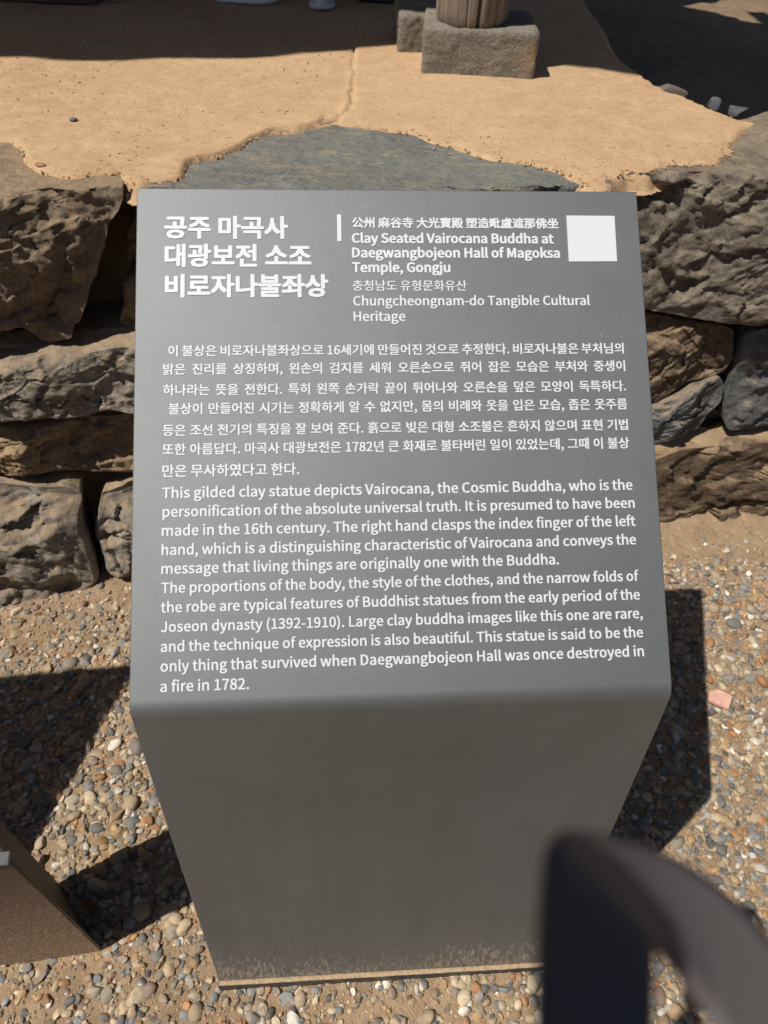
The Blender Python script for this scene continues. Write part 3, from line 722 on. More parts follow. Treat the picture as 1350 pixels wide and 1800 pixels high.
line("Clay Seated Vairocana Buddha at", 618.4, 427.3, 973.6, 427.0, .014)
line("Daegwangbojeon Hall of Magoksa", 619, 453.0, 984.6, 452.3, .014)
line("Temple, Gongju", 619, 478.2, 792, 478.2, .014)
line("충청남도 유형문화유산", 620, 511.6, 820.7, 511.2, .005, base=False)
line("Chungcheongnam-do Tangible Cultural", 621, 537, 1037.3, 536, .008)
line("Heritage", 621.8, 564.4, 713, 564, .008)
KO = [("이 불상은 비로자나불좌상으로 16세기에 만들어진 것으로 추정한다. 비로자나불은 부처님의", 295.7, 627, 1097, 621.5),
      ("밝은 진리를 상징하며, 왼손의 검지를 세워 오른손으로 쥐어 잡은 모습은 부처와 중생이", 286.8, 661.5, 1099.6, 655),
      ("하나라는 뜻을 전한다. 특히 왼쪽 손가락 끝이 튀어나와 오른손을 덮은 모양이 독특하다.", 286.5, 696.5, 1100.7, 687.5),
      ("불상이 만들어진 시기는 정확하게 알 수 없지만, 몸의 비례와 옷을 입은 모습, 좁은 옷주름", 296, 731.5, 1103.3, 722),
      ("등은 조선 전기의 특징을 잘 보여 준다. 흙으로 빚은 대형 소조불은 흔하지 않으며 표현 기법", 286, 767, 1104.4, 756),
      ("또한 아름답다. 마곡사 대광보전은 1782년 큰 화재로 불타버린 일이 있었는데, 그때 이 불상", 285.6, 803, 1107, 790.6)]
u0, _ = panel_uv(364.5, 731); u1, _ = panel_uv(450.5, 731)
c0, _f = text_verts("만들어진", .008)
KS = (u1-u0)/(c0[:, 0].max()-c0[:, 0].min())*.93
for s, a, b_, c_, d_ in KO: line(s, a, b_, c_, d_, .008, size=KS, base=False)
line("만은 무사하였다고 한다.", 285.3, 838.6, 526.5, 836, .008, base=False)
EN = [("This gilded clay statue depicts Vairocana, the Cosmic Buddha, who is the", 285, 876.4, 1112.2, 860),
      ("personification of the absolute universal truth. It is presumed to have been", 285.8, 909.3, 1116, 891.6),
      ("made in the 16th century. The right hand clasps the index finger of the left", 284.4, 942.8, 1117.6, 923.4),
      ("hand, which is a distinguishing characteristic of Vairocana and conveys the", 284, 976.8, 1118.4, 955.6),
      ("message that living things are originally one with the Buddha.", 283.6, 1010.2, 982.8, 990.4),
      ("The proportions of the body, the style of the clothes, and the narrow folds of", 283.4, 1044.4, 1123, 1018.8),
      ("the robe are typical features of Buddhist statues from the early period of the", 282.8, 1078, 1125.3, 1052.3),
      ("Joseon dynasty (1392-1910). Large clay buddha images like this one are rare,", 282.8, 1113, 1130, 1084.5),
      ("and the technique of expression is also beautiful. This statue is said to be the", 282.3, 1147.5, 1130.7, 1118.2),
      ("only thing that survived when Daegwangbojeon Hall was once destroyed in", 282, 1182.5, 1132.2, 1151.3),
      ("a fire in 1782.", 281.6, 1216.6, 438, 1210.8)]
for s, a, b_, c_, d_ in EN: line(s, a, b_, c_, d_, .008)
def panel_quad(name, px, mat, lift, th):
    bm = bmesh.new(); uv = np.array([panel_uv(*p) for p in px]); b3 = to_panel(uv, lift); t3 = to_panel(uv, lift+th)
    vb = [bm.verts.new(p) for p in b3]; vt = [bm.verts.new(p) for p in t3]; n = len(px)
    bm.faces.new(vt)
    for i in range(n): bm.faces.new((vb[i], vb[(i+1) % n], vt[(i+1) % n], vt[i]))
    bmesh.ops.recalc_face_normals(bm, faces=bm.faces)
    return bm_obj(name, bm, mat, sign)
panel_quad('divider_bar', [(592.3, 377), (599.6, 377), (600.2, 424), (593.0, 424)], M_PRINT, .0001, .0005)
panel_quad('white_sticker', [(995.6, 379), (1080, 379.6), (1084.6, 459.4), (1000, 459.8)], M_PLATE, .0001, .0007)

# ------------------------------------------------------------------ second, lower sign body in the left corner
c0 = at(178, 1672, 0); c1 = at(101, 1551, 0); fd = np.array([-.985, -.17, 0]); fd /= np.linalg.norm(fd)
sdv = (c1-c0)/np.linalg.norm(c1-c0); HN = .475
def rust_mat():
    t = NT('brown_dusty_steel')
    st = t.noise(300, 2, .85); lo = t.noise(9, 5, .6)
    z = t.xyz()[2]
    k = t.math('MULTIPLY', t.ramp(st, [(.46, 0.), (.60, 1.)]), t.ramp(z, [(.0, .95), (.18, .6), (.42, .10)]))
    film = t.ramp(z, [(.0, .6), (.15, .28), (.4, .0)])
    c = t.mix(t.ramp(lo, [(.3, 0.), (.7, 1.)]), (.055, .032, .027), (.075, .045, .037))
    c = t.mix(film, c, (.27, .18, .11)); c = t.mix(k, c, (.56, .41, .28))
    return t.set(c, .6, .15, t.bump(st, .35, .0012), .5)
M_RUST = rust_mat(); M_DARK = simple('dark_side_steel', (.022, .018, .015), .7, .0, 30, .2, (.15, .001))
M_GREYTOP = simple('pale_grey_panel', (.045, .05, .055), .6, .2, 40, .06)
nb = empty('low_sign', tuple(c0)); tag(nb, 'low dusty brown metal sign body cut off by the lower left corner', 'sign')
def pl(a, b, z): p = sdv*a*.164+fd*b; return (p[0], p[1], z)
def prism(name, quads, mat):
    bm = bmesh.new()
    for q in quads: bm.faces.new([bm.verts.new(p) for p in q])
    bmesh.ops.remove_doubles(bm, verts=bm.verts, dist=1e-5); bmesh.ops.recalc_face_normals(bm, faces=bm.faces)
    return bm_obj(name, bm, mat, nb)
L2 = .5
def slab(name, pts, n, th, mat):
    n = np.array(n)/np.linalg.norm(n); bm = bmesh.new()
    a = [bm.verts.new(p) for p in pts]; b = [bm.verts.new(tuple(np.array(p)-n*th)) for p in pts]; k = len(pts)
    bm.faces.new(a); bm.faces.new(b[::-1])
    for i in range(k): bm.faces.new((a[i], b[i], b[(i+1) % k], a[(i+1) % k]))
    bmesh.ops.recalc_face_normals(bm, faces=bm.faces); bmesh.ops.bevel(bm, geom=list(bm.edges), offset=.0012, segments=2, affect='EDGES')
    return bm_obj(name, bm, mat, nb)
nf = np.cross(fd, [0, 0, 1.]); nf = nf if nf[1] < 0 else -nf
slab('front_panel', [pl(0, 0, -.02), pl(0, L2, -.02), pl(0, L2, HN), pl(0, 0, HN)], nf, .006, M_RUST)
nsd = np.array([-sdv[1], sdv[0], 0]); nsd = nsd if nsd[0] > 0 else -nsd
o3 = sdv*.0075
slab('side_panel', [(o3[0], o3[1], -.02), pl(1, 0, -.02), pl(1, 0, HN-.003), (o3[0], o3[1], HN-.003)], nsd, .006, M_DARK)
slab('top_flange', [(nf*.004)[:2].tolist()+[HN+.002], ((nf*.004)+fd*L2)[:2].tolist()+[HN+.002], (-nf*.012+fd*L2)[:2].tolist()+[HN+.006], (-nf*.012)[:2].tolist()+[HN+.006]], [0, 0, 1.], .005, M_GREYTOP)

# a further sign of the same kind just left of the frame: its shadow falls on the gravel
s2 = empty('information_sign', (-1.126, -.281, 0), math.radians(8.4))
tag(s2, 'plain grey bent sign just left of the low brown one, casting a slanted shadow', 'sign')
b2 = link('bent_sheet', sheet.data, s2); b2.location = (-.3, 0, 0)
bm = bmesh.new(); box(bm, -SW/2-.301, SW/2-.299, -.005, .05, -.02, .030, .0012); bm_obj('base_plate', bm, M_FOOT, s2)

# ------------------------------------------------------------------ wooden pillar on its stone blocks
def granite():
    t = NT('grey_granite')
    a = t.noise(8, 5, .6); b = t.noise(150, 4, .7); c3 = t.noise(480, 3, .7)
    c = t.mix(t.ramp(a, [(.35, 0.), (.7, 1.)]), (.19, .17, .14), (.30, .26, .205))
    c = t.mix(t.ramp(b, [(.35, .7), (.55, 0.)]), c, (.09, .08, .065))
    c = t.mix(t.ramp(c3, [(.55, 0.), (.72, .6)]), c, (.48, .43, .35))
    c = t.mix(t.ramp(t.noise(5, 4, .6), [(.58, 0.), (.72, .5)]), c, SAND)
    return t.set(c, .88, 0., t.bump(t.math('ADD', b, t.math('MULTIPLY', t.noise(60, 4, .7), 1.4)), .9, .006), .3)
M_GRAN = granite()
def stone_block(name, x0, x1, y0, y1, z0, z1, seed, rz=0, parent=None):
    bm = bmesh.new(); box(bm, x0, x1, y0, y1, z0, z1)
    bmesh.ops.bevel(bm, geom=list(bm.edges), offset=.014, segments=3, affect='EDGES', profile=.6)
    bmesh.ops.subdivide_edges(bm, edges=[e for e in bm.edges if e.calc_length() > .05], cuts=24, use_grid_fill=True)
    V = np.array([v.co[:] for v in bm.verts]); n = fbm(V+seed, 16, 4, seed=seed)*.005+fbm(V, 60, 3, seed=seed)*.003
    bm.normal_update()
    for v, k in zip(bm.verts, n): v.co += v.normal*float(k)
    return bm_obj(name, bm, M_GRAN, parent, True)
pa = at(740, 132, TZ); pb = at(937, 140, TZ); bang = math.atan2(pb[1]-pa[1], pb[0]-pa[0])
bw = np.linalg.norm(pb-pa); BZ = .118
blk = stone_block('foundation_block', 0, bw, 0, .30, -.03, BZ, 3)
blk.location = (pa[0], pa[1], TZ); blk.rotation_euler = (0, 0, -.03)
tag(blk, 'rough grey granite block under the wooden pillar, front one in the sun', 'stone block')
pc = at(700, 96, TZ)
blk2 = stone_block('foundation_block', 0, .145, 0, .26, -.03, .105, 9)
blk2.location = (pc[0], pc[1], TZ); blk2.rotation_euler = (0, 0, .08)
tag(blk2, 'smaller granite block tucked behind the left end of the pillar block', 'stone block')
pl0 = at(764, 48, TZ+BZ); pr0 = at(898, 50, TZ+BZ); PR = np.linalg.norm(pr0-pl0)/2; pcn = (pl0+pr0)/2+np.array([0, .0, 0])
PR *= .97
def wood():
    t = NT('weathered_wood')
    v = t.mapping((60, 60, 2.2)); a = t.noise(1.6, 6, .7, .4, vec=v); b = t.noise(4, 4, .6, vec=t.mapping((30, 30, 1)))
    c = t.ramp(a, [(.28, (.05, .036, .028)), (.5, (.22, .17, .13)), (.72, (.38, .32, .26))])
    c = t.mix(t.ramp(b, [(.4, .5), (.6, 0.)]), c, (.13, .10, .085))
    return t.set(c, .85, 0., t.bump(a, .9, .004), .3)
M_WOOD = wood()
def post(name, cx, cy, z0, z1, R_, seed, label):
    nu, nv = 220, 34; th = np.linspace(0, 2*PI, nu, endpoint=False); zz = np.linspace(0, 1, nv)**2.2*(z1-z0)
    T, Zp = np.meshgrid(th, zz, indexing='ij'); rs = np.random.RandomState(seed)
    q = np.stack([np.cos(T)*6, np.sin(T)*6, Zp*.5], -1)
    r = R_*(1+.018*fbm(q, .9, 3, seed=seed))
    q2 = np.stack([np.cos(T)*14, np.sin(T)*14, Zp*1.2], -1); r = r-.0035*np.abs(fbm(q2, 1.0, 3, seed=seed+1))
    for k in range(9):
        a0 = rs.uniform(0, 2*PI) if k else -PI/2+.13; w = rs.uniform(.012, .022) if k else .03; dp = rs.uniform(.006, .014) if k else .03
        d = np.angle(np.exp(1j*(T-a0-.03*np.sin(Zp*5+k)))); r = r-dp*np.exp(-(d/w)**2)
    r = r-.008*np.exp(-Zp/.012)
    V = np.stack([r*np.cos(T), r*np.sin(T), Zp], -1).reshape(-1, 3)
    o = link(name, np_mesh(name, V, grid_faces(nu, nv, True)), None, M_WOOD); o.location = (cx, cy, z0)
    tag(o, label, 'pillar'); return o
post('wooden_pillar', pcn[0], pcn[1]+PR*.85, TZ+BZ-.002, 4.1, PR, 4, 'weathered round timber pillar standing on the sunlit granite block')

# hall plinth stones at the far left top
pp = at(165, 14, TZ)
plb = bmesh.new(); box(plb, 0, 3.0, 0, .5, 0, .3, .02)
M_REDST = rock_mat('red_brown_plinth', (.10, .06, .045), (.16, .10, .07), (.20, .14, .10), .3)
o = bm_obj('plinth_stone', plb, M_REDST); o.location = (pp[0]-3.0, pp[1], TZ); o.rotation_euler = (0, 0, .01)
tag(o, 'red brown plinth stone in the shade at the top left edge of the photo', 'stone block')

# ------------------------------------------------------------------ hall eave (above the frame) that shades the terrace
ZR = 4.25
def back_up(p, z): return np.array([p[0]-SUNX*(ZR-z), p[1]-SUNY*(ZR-z)])
shade_px = [(-900, 60), (-500, 85), (-260, 94), (0, 99), (120, 104), (240, 104), (450, 101), (620, 86), (700, 83), (860, 92), (945, 114), (1000, 117), (1050, 122), (1135, 141)]
fe = [back_up(at(x, y, TZ), TZ) for x, y in shade_px]
fr = [back_up(at(x, y, .34), .34) for x, y in [(1560, 230), (1480, 110), (1350, 50), (1250, 26), (1130, -4)]]
fe = fe+fr+[fr[-1]+np.array([-.6, 3.5])]
def resample(P, step):
    P = np.array(P); s = np.concatenate([[0], np.cumsum(np.linalg.norm(np.diff(P, axis=0), axis=1))])
    t = np.arange(0, s[-1], step); return np.stack([np.interp(t, s, P[:, 0]), np.interp(t, s, P[:, 1])], -1), t
re_, tt = resample(fe, .012)
tang = np.gradient(re_, axis=0); tang /= np.linalg.norm(tang, axis=1)[:, None]; nrm = np.stack([tang[:, 1], -tang[:, 0]], -1)
sc = .028*np.abs(np.sin(tt*PI/.40))**.6-.014
far = tt > tt[-1]*.60
sc = np.where(far, sc*.4+.05*fbm(np.stack([tt, tt*0, tt*0], -1), 9, 4, seed=44), sc)  # right end of the outline roughened to cast leafy-edged shade on the yard
re_ = re_+nrm*sc[:, None]
bm = bmesh.new()
poly = [tuple(p) for p in re_]+[(re_[0][0]-1, 9.0)]
M_TILE = simple('grey_roof_tile', (.07, .07, .075), .7, 0, 12, .3, (.4, .01))
vs = [bm.verts.new((x, y, ZR)) for x, y in poly]; vt = [bm.verts.new((x, y, ZR+.14)) for x, y in poly]
n = len(poly)
f1 = bm.faces.new(vs); f2 = bm.faces.new(vt)
for i in range(n): bm.faces.new((vs[i], vs[(i+1) % n], vt[(i+1) % n], vt[i]))
bmesh.ops.triangulate(bm, faces=[f1, f2]); bmesh.ops.recalc_face_normals(bm, faces=bm.faces)
roof = empty('hall_eave', (0, 3, ZR)); tag(roof, 'tiled eave of the temple hall above the photo, throwing the scalloped shade on the terrace', 'roof')
ro = bm_obj('roof_deck', bm, M_TILE, roof); ro.location = (0, -3, -ZR)
bm = bmesh.new()
for k in range(int(tt[-1]*.55/.4)):
    i = int((k+.5)*.4/.012)
    if i >= len(re_): break
    p = re_[i]-nrm[i]*.05
    r = bmesh.ops.create_cone(bm, cap_ends=True, segments=12, radius1=.07, radius2=.07, depth=2.0)
    for v_ in r['verts']:
        x, y, z = v_.co; v_.co = Vector((p[0]+x, p[1]-3+z+1.0, .16+y+.05*(z+1)))
o = bm_obj('roof_tiles', bm, M_TILE, roof); o['kind'] = 'stuff'
# timber posts off the frame that carry the eave
for x, y, nm in ((-3.2, 3.0, 'left'), (-3.2, 7.5, 'back left'), (.9, 7.5, 'back right')):
    post('wooden_pillar', x, y, TZ, 4.25, .15, 12, f'plain timber pillar of the hall outside the photo, {nm} of the sunlit one')

hw = empty('hall_wall', (0, 6.2, TZ)); tag(hw, 'unseen dark timber front wall of the temple hall, added to block sky light', 'wall')  # unseen hall wall, added to block sky light and deepen the shadows
M_TIMB = simple('old_timber', (.10, .065, .045), .8, 0, 6, .3, (.4, .01)); M_PAPER = simple('door_paper', (.42, .38, .30), .9, 0, 12, .08)
for k in range(7):
    x0 = -8.6+k*1.55
    bm = bmesh.new(); box(bm, x0, x0+.18, -.09, .09, -.01, 3.35, .01); bm_obj('timber_post', bm, M_TIMB, hw)
    if k < 6:
        bm = bmesh.new(); box(bm, x0+.19, x0+1.54, -.03, .03, .02, .7, .006); bm_obj('dado_board', bm, M_TIMB, hw)
        bm = bmesh.new(); box(bm, x0+.19, x0+1.54, -.02, .02, .72, 2.6, .004); pn = bm_obj('door_panel', bm, M_PAPER, hw)
        bm = bmesh.new()
        for j in range(1, 9): box(bm, x0+.19+j*.15-.008, x0+.19+j*.15+.008, -.035, -.021, .73, 2.59)
        for j in range(1, 12): box(bm, x0+.2, x0+1.53, -.045, -.036, .72+j*.156-.008, .72+j*.156+.008)
        bm_obj('door_lattice', bm, M_TIMB, pn)
bm = bmesh.new(); box(bm, -8.7, .9, -.11, .11, 2.62, 2.85, .01); bm_obj('lintel', bm, M_TIMB, hw)
bm = bmesh.new(); box(bm, -8.7, .9, -.03, .03, 2.86, 3.34, .01); bm_obj('upper_panel', bm, M_PAPER, hw)

# ------------------------------------------------------------------ people standing in the shade (only their shoes reach the frame)
def simple_cloth(name, col): return simple(name, col, .85, 0, 25, .2, (.4, .002), .2)
M_WSHOE = simple('white_leather', (.62, .62, .66), .55, 0, 60, .08); M_SOLE = simple('white_rubber', (.70, .70, .72), .6, 0, 50, .05)
M_BSHOE = simple('black_leather', (.02, .02, .025), .5, 0, 60, .2); M_BSOLE = simple('black_rubber', (.03, .03, .035), .7, 0, 60, .2)
M_SKIN = simple('skin', (.45, .27, .19), .6, 0, 20, .06); M_HAIR = simple('dark_hair', (.02, .016, .014), .5, 0, 80, .3)
def shoe_mesh(L, W, z0, upper):
    ns, nr = 22, 20; V = []
    for i in range(ns):
        u = i/(ns-1); x = (u-.5)*L
        wd = W/2*(math.sin(min(1, max(0.0, u*1.0)*PI*.5+.55) if u < .3 else 1.57)*.9)*(1 if u < .62 else max(.12, math.cos((u-.62)/.38*PI/2)**.55))
        wd *= (.82+.25*smooth(np.array(u), .3, .65)); wd = float(wd)*(.45+.55*min(1, u/.08))
        h = .022 if not upper else (.085*(1-smooth(np.array(u), .35, .72))+.045*(1-smooth(np.array(u), .86, 1.02))+.012)
        h = float(h)
        if not upper and u > .8: z_lift = .012*((u-.8)/.2)**2
        else: z_lift = 0
        for j in range(nr):
            a = 2*PI*j/nr; ca, sa = math.cos(a), math.sin(a)
            yy = wd*math.copysign(abs(ca)**.7, ca); zz = (h/2)*(1+math.copysign(abs(sa)**.6, sa))
            V.append((x, yy*(1 if not upper else (1-.35*zz/.1)), z0+zz+z_lift))
    F = [list(f) for f in grid_faces(ns, nr)]
    me = bpy.data.meshes.new('shoe'); F2 = []
    for i in range(ns-1):
        for j in range(nr): F2.append((i*nr+j, i*nr+(j+1) % nr, (i+1)*nr+(j+1) % nr, (i+1)*nr+j))
    F2.append(tuple(range(nr))[::-1]); F2.append(tuple((ns-1)*nr+j for j in range(nr)))
    me.from_pydata(V, [], F2); me.update(); me.polygons.foreach_set('use_smooth', [True]*len(me.polygons)); return me
def skin_body(name, verts, edges, radii, mat, parent, sub=1):
    me = bpy.data.meshes.new(name); me.from_pydata(verts, edges, []); o = link(name, me, parent, mat)
    o.modifiers.new('skin', 'SKIN'); sv = me.skin_vertices[0].data
    for k, r in enumerate(radii): sv[k].radius = (r, r)
    sv[0].use_root = True
    s = o.modifiers.new('sub', 'SUBSURF'); s.levels = sub; s.render_levels = sub
    dg = bpy.context.evaluated_depsgraph_get(); m2 = bpy.data.meshes.new_from_object(o.evaluated_get(dg)); o.modifiers.clear(); o.data = m2
    m2.polygons.foreach_set('use_smooth', [True]*len(m2.polygons))
    if not m2.materials: m2.materials.append(mat)
    return o
def person(cx, cy, face, feet, cols, shoes, label, scale=.93):
    """feet: list of (world x, world y, heading)."""
    p = empty('person', (cx, cy, TZ)); tag(p, label, 'person')
    S = scale; ca, sa = math.cos(face), math.sin(face)
    def L(x, y, z): return (ca*x-sa*y, sa*x+ca*y, z*S)     # x forward, y left
    an = [(fx-cx, fy-cy, .09) for fx, fy, _ in feet]
    hipL, hipR = L(0, .09, .90), L(0, -.09, .90)
    V = [L(0, 0, .98), L(0, 0, 1.15), L(0, 0, 1.36), L(0, 0, 1.46), L(.015, 0, 1.56), L(.015, 0, 1.66),
         hipL, hipR, L(.02, .1, .5), L(.02, -.1, .5), an[0], an[1],
         L(0, .19, 1.38), L(0, -.19, 1.38), L(-.02, .24, 1.1), L(-.02, -.24, 1.1), L(.06, .24, .86), L(.06, -.24, .86), L(.08, .235, .80), L(.08, -.235, .80)]
    V[8] = tuple((np.array(V[6])+np.array(V[10]))/2+np.array(L(.03, 0, 0))); V[9] = tuple((np.array(V[7])+np.array(V[11]))/2+np.array(L(.03, 0, 0)))
    E = [(0, 1), (1, 2), (2, 3), (3, 4), (4, 5), (0, 6), (0, 7), (6, 8), (7, 9), (8, 10), (9, 11), (2, 12), (2, 13), (12, 14), (13, 15), (14, 16), (15, 17), (16, 18), (17, 19)]
    rd = [.13, .12, .13, .05, .085, .075, .085, .085, .055, .055, .035, .035, .05, .05, .038, .038, .026, .026, .03, .03]
    skin_body('body', V, E, rd, M_SKIN, p)
    # fingers
    for w, s_ in ((18, 1), (19, -1)):
        for k in range(5):
            b0 = np.array(V[w]); off = np.array(L(.03-.015*k, 0, -.03/S))
            vv = [tuple(b0+off*.5), tuple(b0+off+np.array([0, 0, -.03])), tuple(b0+off+np.array([0, 0, -.055-.006*(2-abs(k-2))]))]
            skin_body('finger', vv, [(0, 1), (1, 2)], [.009, .008, .006], M_SKIN, p)
    tr = [V[0], V[6], V[7], V[8], V[9], tuple(np.array(V[10])+[0, 0, -.01]), tuple(np.array(V[11])+[0, 0, -.01])]
    skin_body('trousers', tr, [(0, 1), (0, 2), (1, 3), (2, 4), (3, 5), (4, 6)], [.145, .1, .1, .078, .078, .062, .062], simple_cloth('trouser_cloth', cols[0]), p)
    jk = [V[0], V[1], V[2], V[12], V[13], V[14], V[15], V[16], V[17], tuple(np.array(V[3])-np.array([0, 0, .04]))]
    skin_body('jacket', jk, [(0, 1), (1, 2), (2, 3), (2, 4), (3, 5), (4, 6), (5, 7), (6, 8), (2, 9)], [.15, .145, .15, .07, .07, .052, .052, .04, .04, .06], simple_cloth('jacket_cloth', cols[1]), p)
    hd = np.array(V[5]); V_, F_ = ico(3)
    hv = V_*np.array([.1, .088, .115]); kp = [f for f in F_ if not (V_[f][:, 0].mean() > .25 and V_[f][:, 2].mean() < .45) and V_[f][:, 2].mean() > -.7]
    hv = np.array([[ca*a-sa*b, sa*a+ca*b, c] for a, b, c in hv]); ho = link('hair', np_mesh('hair', hv+hd+np.array([0, 0, -.03]), np.array(kp)), p, M_HAIR)
    for (fx, fy, hh) in feet:
        so_ = link('sneaker', shoe_mesh(.26*S, .1, .016, True), p, M_WSHOE if shoes == 'white' else M_BSHOE); so_.location = (fx-cx, fy-cy, 0); so_.rotation_euler = (0, 0, hh)
        s2_ = link('sole', shoe_mesh(.265*S, .105, 0, False), so_, M_SOLE if shoes == 'white' else M_BSOLE)
        ank = so_
        if shoes == 'black':
            bm = bmesh.new(); n = 24       # small pale almond mark on the shoe's side
            vo = [bm.verts.new((.02+.022*math.cos(2*PI*k/n), .0, .009*math.copysign(abs(math.sin(2*PI*k/n))**1.2, math.sin(2*PI*k/n)))) for k in range(n)]
            vi = [bm.verts.new((.02+.013*math.cos(2*PI*k/n), .0, .004*math.copysign(abs(math.sin(2*PI*k/n))**1.2, math.sin(2*PI*k/n)))) for k in range(n)]
            for k in range(n): bm.faces.new((vo[k], vo[(k+1) % n], vi[(k+1) % n], vi[k]))
            mk = bm_obj('logo', bm, M_SOLE, so_); mk.location = (.05, -.047, .035); mk.rotation_euler = (-.35, 0, 0)
    return p
a_ = at(434, 8, TZ); b_ = at(562, 22, TZ)
person((a_[0]+b_[0])/2, a_[1]+.12, -PI/2+.5, [(a_[0], a_[1]+.03, .04), (b_[0], b_[1]+.12, -PI/2+.04)], ((.03, .03, .04), (.12, .13, .16)), 'white',
       'person in white sneakers standing in the shade at the top edge')
a_ = at(690, 8, TZ)
person(a_[0]+.02, a_[1]+.16, -PI/2, [(a_[0]-.01, a_[1]+.045, .05), (a_[0]+.14, a_[1]+.30, -PI/2)], ((.02, .02, .025), (.03, .03, .03)), 'black',
       'person in black shoes with a pale mark, standing in the shade left of the pillar')

# the photographer behind the camera, both hands on the phone (casts the small shade at the right edge)
def photographer():
    p = empty('person', (0, -.70, 0)); tag(p, 'person in dark clothes behind the camera holding up a phone', 'person')
    o0 = np.array([0, -.80, 0]); sh_ = .10
    ph = CAM-CF*.014+CD*.066-CR*.0535-np.array([0, sh_, 0])  # phone placed left of the lens so its shade falls on the strap
    wl_ = ph+CD*.075-CR*.085-CF*.05; wr_ = ph+CD*.075+CR*.085-CF*.05
    W_ = [(0, -.82, .92), (0, -.82, 1.08), (0, -.80, 1.28), (0, -.78, 1.38), (0, -.74, 1.47), (0, -.70, 1.56), (-.085, -.82, .84), (.085, -.82, .84),
          (-.11, -.79, .47), (.11, -.79, .47), (-.12, -.82, .09), (.12, -.82, .09), (-.18, -.80, 1.29), (.18, -.80, 1.29), (-.25, -.70, 1.06), (.25, -.70, 1.06), tuple(wl_), tuple(wr_)]
    V = [tuple(np.array(v)-o0) for v in W_]
    E = [(0, 1), (1, 2), (2, 3), (3, 4), (4, 5), (0, 6), (0, 7), (6, 8), (7, 9), (8, 10), (9, 11), (2, 12), (2, 13), (12, 14), (13, 15), (14, 16), (15, 17)]
    skin_body('body', V, E, [.12, .115, .12, .05, .085, .075, .08, .08, .052, .052, .035, .035, .048, .048, .036, .036, .024, .024], M_SKIN, p)
    tr = [V[0], V[6], V[7], V[8], V[9], V[10], V[11]]
    skin_body('trousers', tr, [(0, 1), (0, 2), (1, 3), (2, 4), (3, 5), (4, 6)], [.145, .1, .1, .078, .078, .062, .062], simple_cloth('dark_trousers', (.03, .03, .035)), p)
    jk = [V[0], V[1], V[2], V[12], V[13], V[14], V[15], tuple(np.array(V[14])*.25+np.array(V[16])*.75), tuple(np.array(V[15])*.25+np.array(V[17])*.75), tuple(np.array(V[3])-np.array([0, 0, .03]))]
    skin_body('jacket', jk, [(0, 1), (1, 2), (2, 3), (2, 4), (3, 5), (4, 6), (5, 7), (6, 8), (2, 9)], [.15, .145, .15, .07, .07, .05, .05, .036, .036, .06], simple_cloth('dark_jacket', (.05, .05, .055)), p)
    V_, F_ = ico(3); kp = [f for f in F_ if not (V_[f][:, 1].mean() > .3 and V_[f][:, 2].mean() < .45) and V_[f][:, 2].mean() > -.7]
    link('hair', np_mesh('hair', V_*np.array([.088, .1, .115])+np.array(V[5])+np.array([0, 0, -.03]), np.array(kp)), p, M_HAIR)
    for sgn, w in ((-1, wl_), (1, wr_)):
        side = ph+CR*.043*sgn+CD*(.05 if sgn < 0 else .075)
        pv = [w, w*.5+side*.5-CF*.02+CR*.02*sgn, side+CR*.012*sgn-CF*.008]
        skin_body('palm', [tuple(v-o0) for v in pv], [(0, 1), (1, 2)], [.024, .028, .02], M_SKIN, p)
        for k in range(4):
            b0 = ph+CR*.052*sgn+CD*(.02+.017*k+(.03 if sgn > 0 else 0))-CF*.012; ln = (.9, 1., .95, .8)[k]
            fv = [b0, b0+CF*.018+CR*.004*sgn, b0+CF*.022-CR*.018*sgn*ln, b0+CF*.020-CR*.030*sgn*ln]
            skin_body('finger', [tuple(v-o0) for v in fv], [(0, 1), (1, 2), (2, 3)], [.0095, .009, .008, .007], M_SKIN, p)
        tv = [side-CF*.015, ph+CR*.03*sgn+CD*.04-CF*.012, ph+CR*.018*sgn+CD*.02-CF*.010]
        skin_body('thumb', [tuple(v-o0) for v in tv], [(0, 1), (1, 2)], [.012, .010, .008], M_SKIN, p)
    for fx in (-.12, .12):
        sh = link('sneaker', shoe_mesh(.25, .1, .016, True), p, M_BSHOE); sh.location = (fx, .05, 0); sh.rotation_euler = (0, 0, PI/2)
        link('sole', shoe_mesh(.255, .105, 0, False), sh, M_BSOLE)
    bm = bmesh.new(); box(bm, -.0375, .0375, -.08, .08, -.004, .004)
    bmesh.ops.bevel(bm, geom=[e for e in bm.edges if abs(e.verts[0].co.z-e.verts[1].co.z) > .004], offset=.011, segments=6, affect='EDGES', profile=.5)
    po = bm_obj('phone', bm, simple('black_glass', (.02, .02, .022), .25, 0, 30, .05))
    Mx = Matrix.Identity(4)
    for i in range(3): Mx[i][0] = CR[i]; Mx[i][1] = -CD[i]; Mx[i][2] = -CF[i]; Mx[i][3] = ph[i]
    Mx[1][3] += sh_; po.matrix_world = Mx; tag(po, 'unseen black smartphone held up by the photographer, placed to shade the strap', 'phone')
photographer()

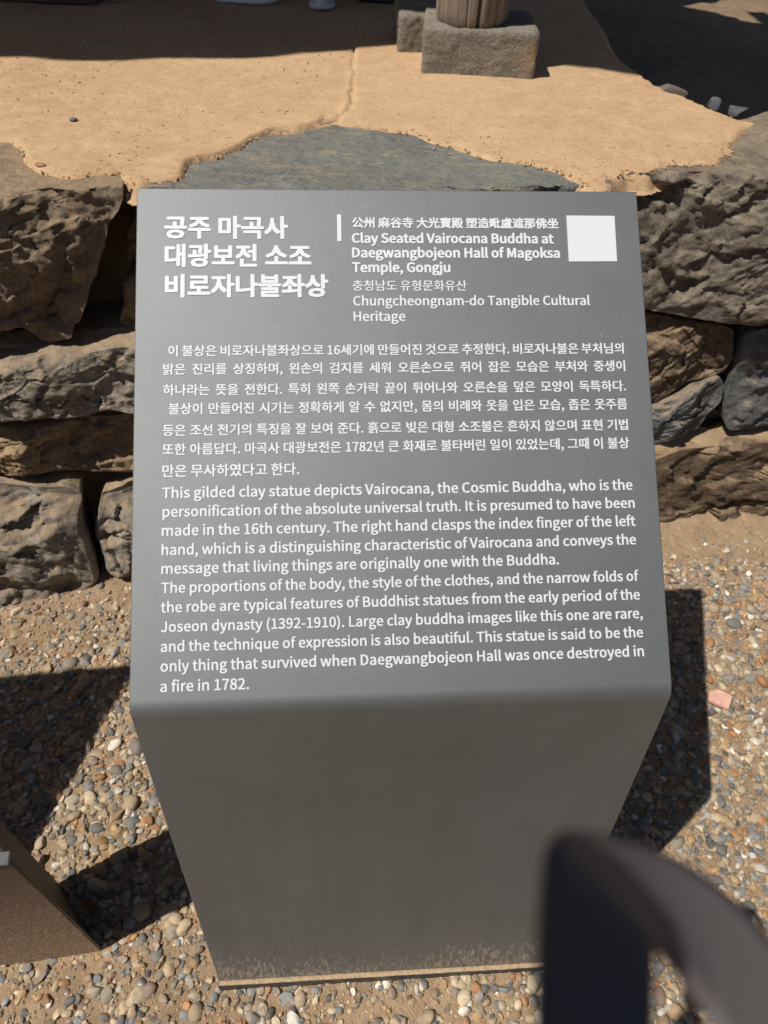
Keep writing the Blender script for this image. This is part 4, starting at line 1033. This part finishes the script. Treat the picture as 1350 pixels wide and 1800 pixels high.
# ------------------------------------------------------------------ dark strap loop hanging close to the camera
def cp_(px, py, depth): return CAM+ray(px, py)*depth
rows = [((936, 2350), (1149, 2350), .050, .050), ((940, 1990), (1147, 1990), .053, .053), ((941, 1850), (1147, 1850), .055, .055), ((944, 1700), (1147, 1770), .057, .057), ((950, 1590), (1147, 1715), .0585, .058),
        ((957, 1520), (1147, 1680), .060, .059), ((967, 1482), (1148, 1662), .062, .060), ((985, 1466), (1151, 1655), .066, .062), ((1030, 1468), (1160, 1664), .072, .064),
        ((1090, 1480), (1176, 1684), .077, .066), ((1150, 1498), (1195, 1708), .080, .067), ((1215, 1530), (1217, 1740), .081, .067), ((1280, 1578), (1243, 1778), .080, .067),
        ((1345, 1645), (1272, 1822), .078, .066), ((1410, 1730), (1302, 1880), .075, .065), ((1500, 1900), (1360, 2030), .072, .064), ((1560, 2300), (1400, 2400), .068, .062)]
A3 = np.array([cp_(*r_[0], r_[2]) for r_ in rows]); B3 = np.array([cp_(*r_[1], r_[3]) for r_ in rows])
def cr_spline(P, k=8):
    P = np.vstack([2*P[0]-P[1], P, 2*P[-1]-P[-2]]); out_ = []
    for i in range(1, len(P)-2):
        for t in np.linspace(0, 1, k, endpoint=False):
            p0, p1, p2, p3 = P[i-1:i+3]; out_.append(.5*((2*p1)+(-p0+p2)*t+(2*p0-5*p1+4*p2-p3)*t*t+(-p0+3*p1-3*p2+p3)*t**3))
    out_.append(P[-2]); return np.array(out_)
A3, B3 = cr_spline(A3), cr_spline(B3)
n, m = len(A3), 9; v = np.linspace(0, 1, m)
Pt = A3[:, None]*(1-v)[None, :, None]+B3[:, None]*v[None, :, None]
t = NT('dark_woven_strap'); tw = t.noise(900, 3, .6)
M_STRAP = t.set(t.mix(tw, (.082, .070, .070), (.118, .106, .108)), .75, 0., t.bump(tw, .3, .0004), .3)
me = np_mesh('camera_strap', Pt.reshape(-1, 3), grid_faces(n, m)); st_ = link('camera_strap', me, None, M_STRAP)
sm = st_.modifiers.new('thickness', 'SOLIDIFY'); sm.thickness = .0011; sm.offset = 0
tag(st_, 'blurred dark grey strap looping up close at the bottom right corner', 'strap')

# like things share a group
for _pre, _grp in (('wooden_pillar', 'timber pillars of the hall'), ('foundation_block', 'granite blocks at the pillar foot'),
                   ('rock', 'rocks along the terrace rim'), ('loose_stone', 'loose stones on the clay terrace'), ('information_sign', 'bent grey metal signs')):
    for _o in SC.objects:
        if _o.parent is None and _o.name.split('.')[0] == _pre and 'category' in _o: _o['group'] = _grp
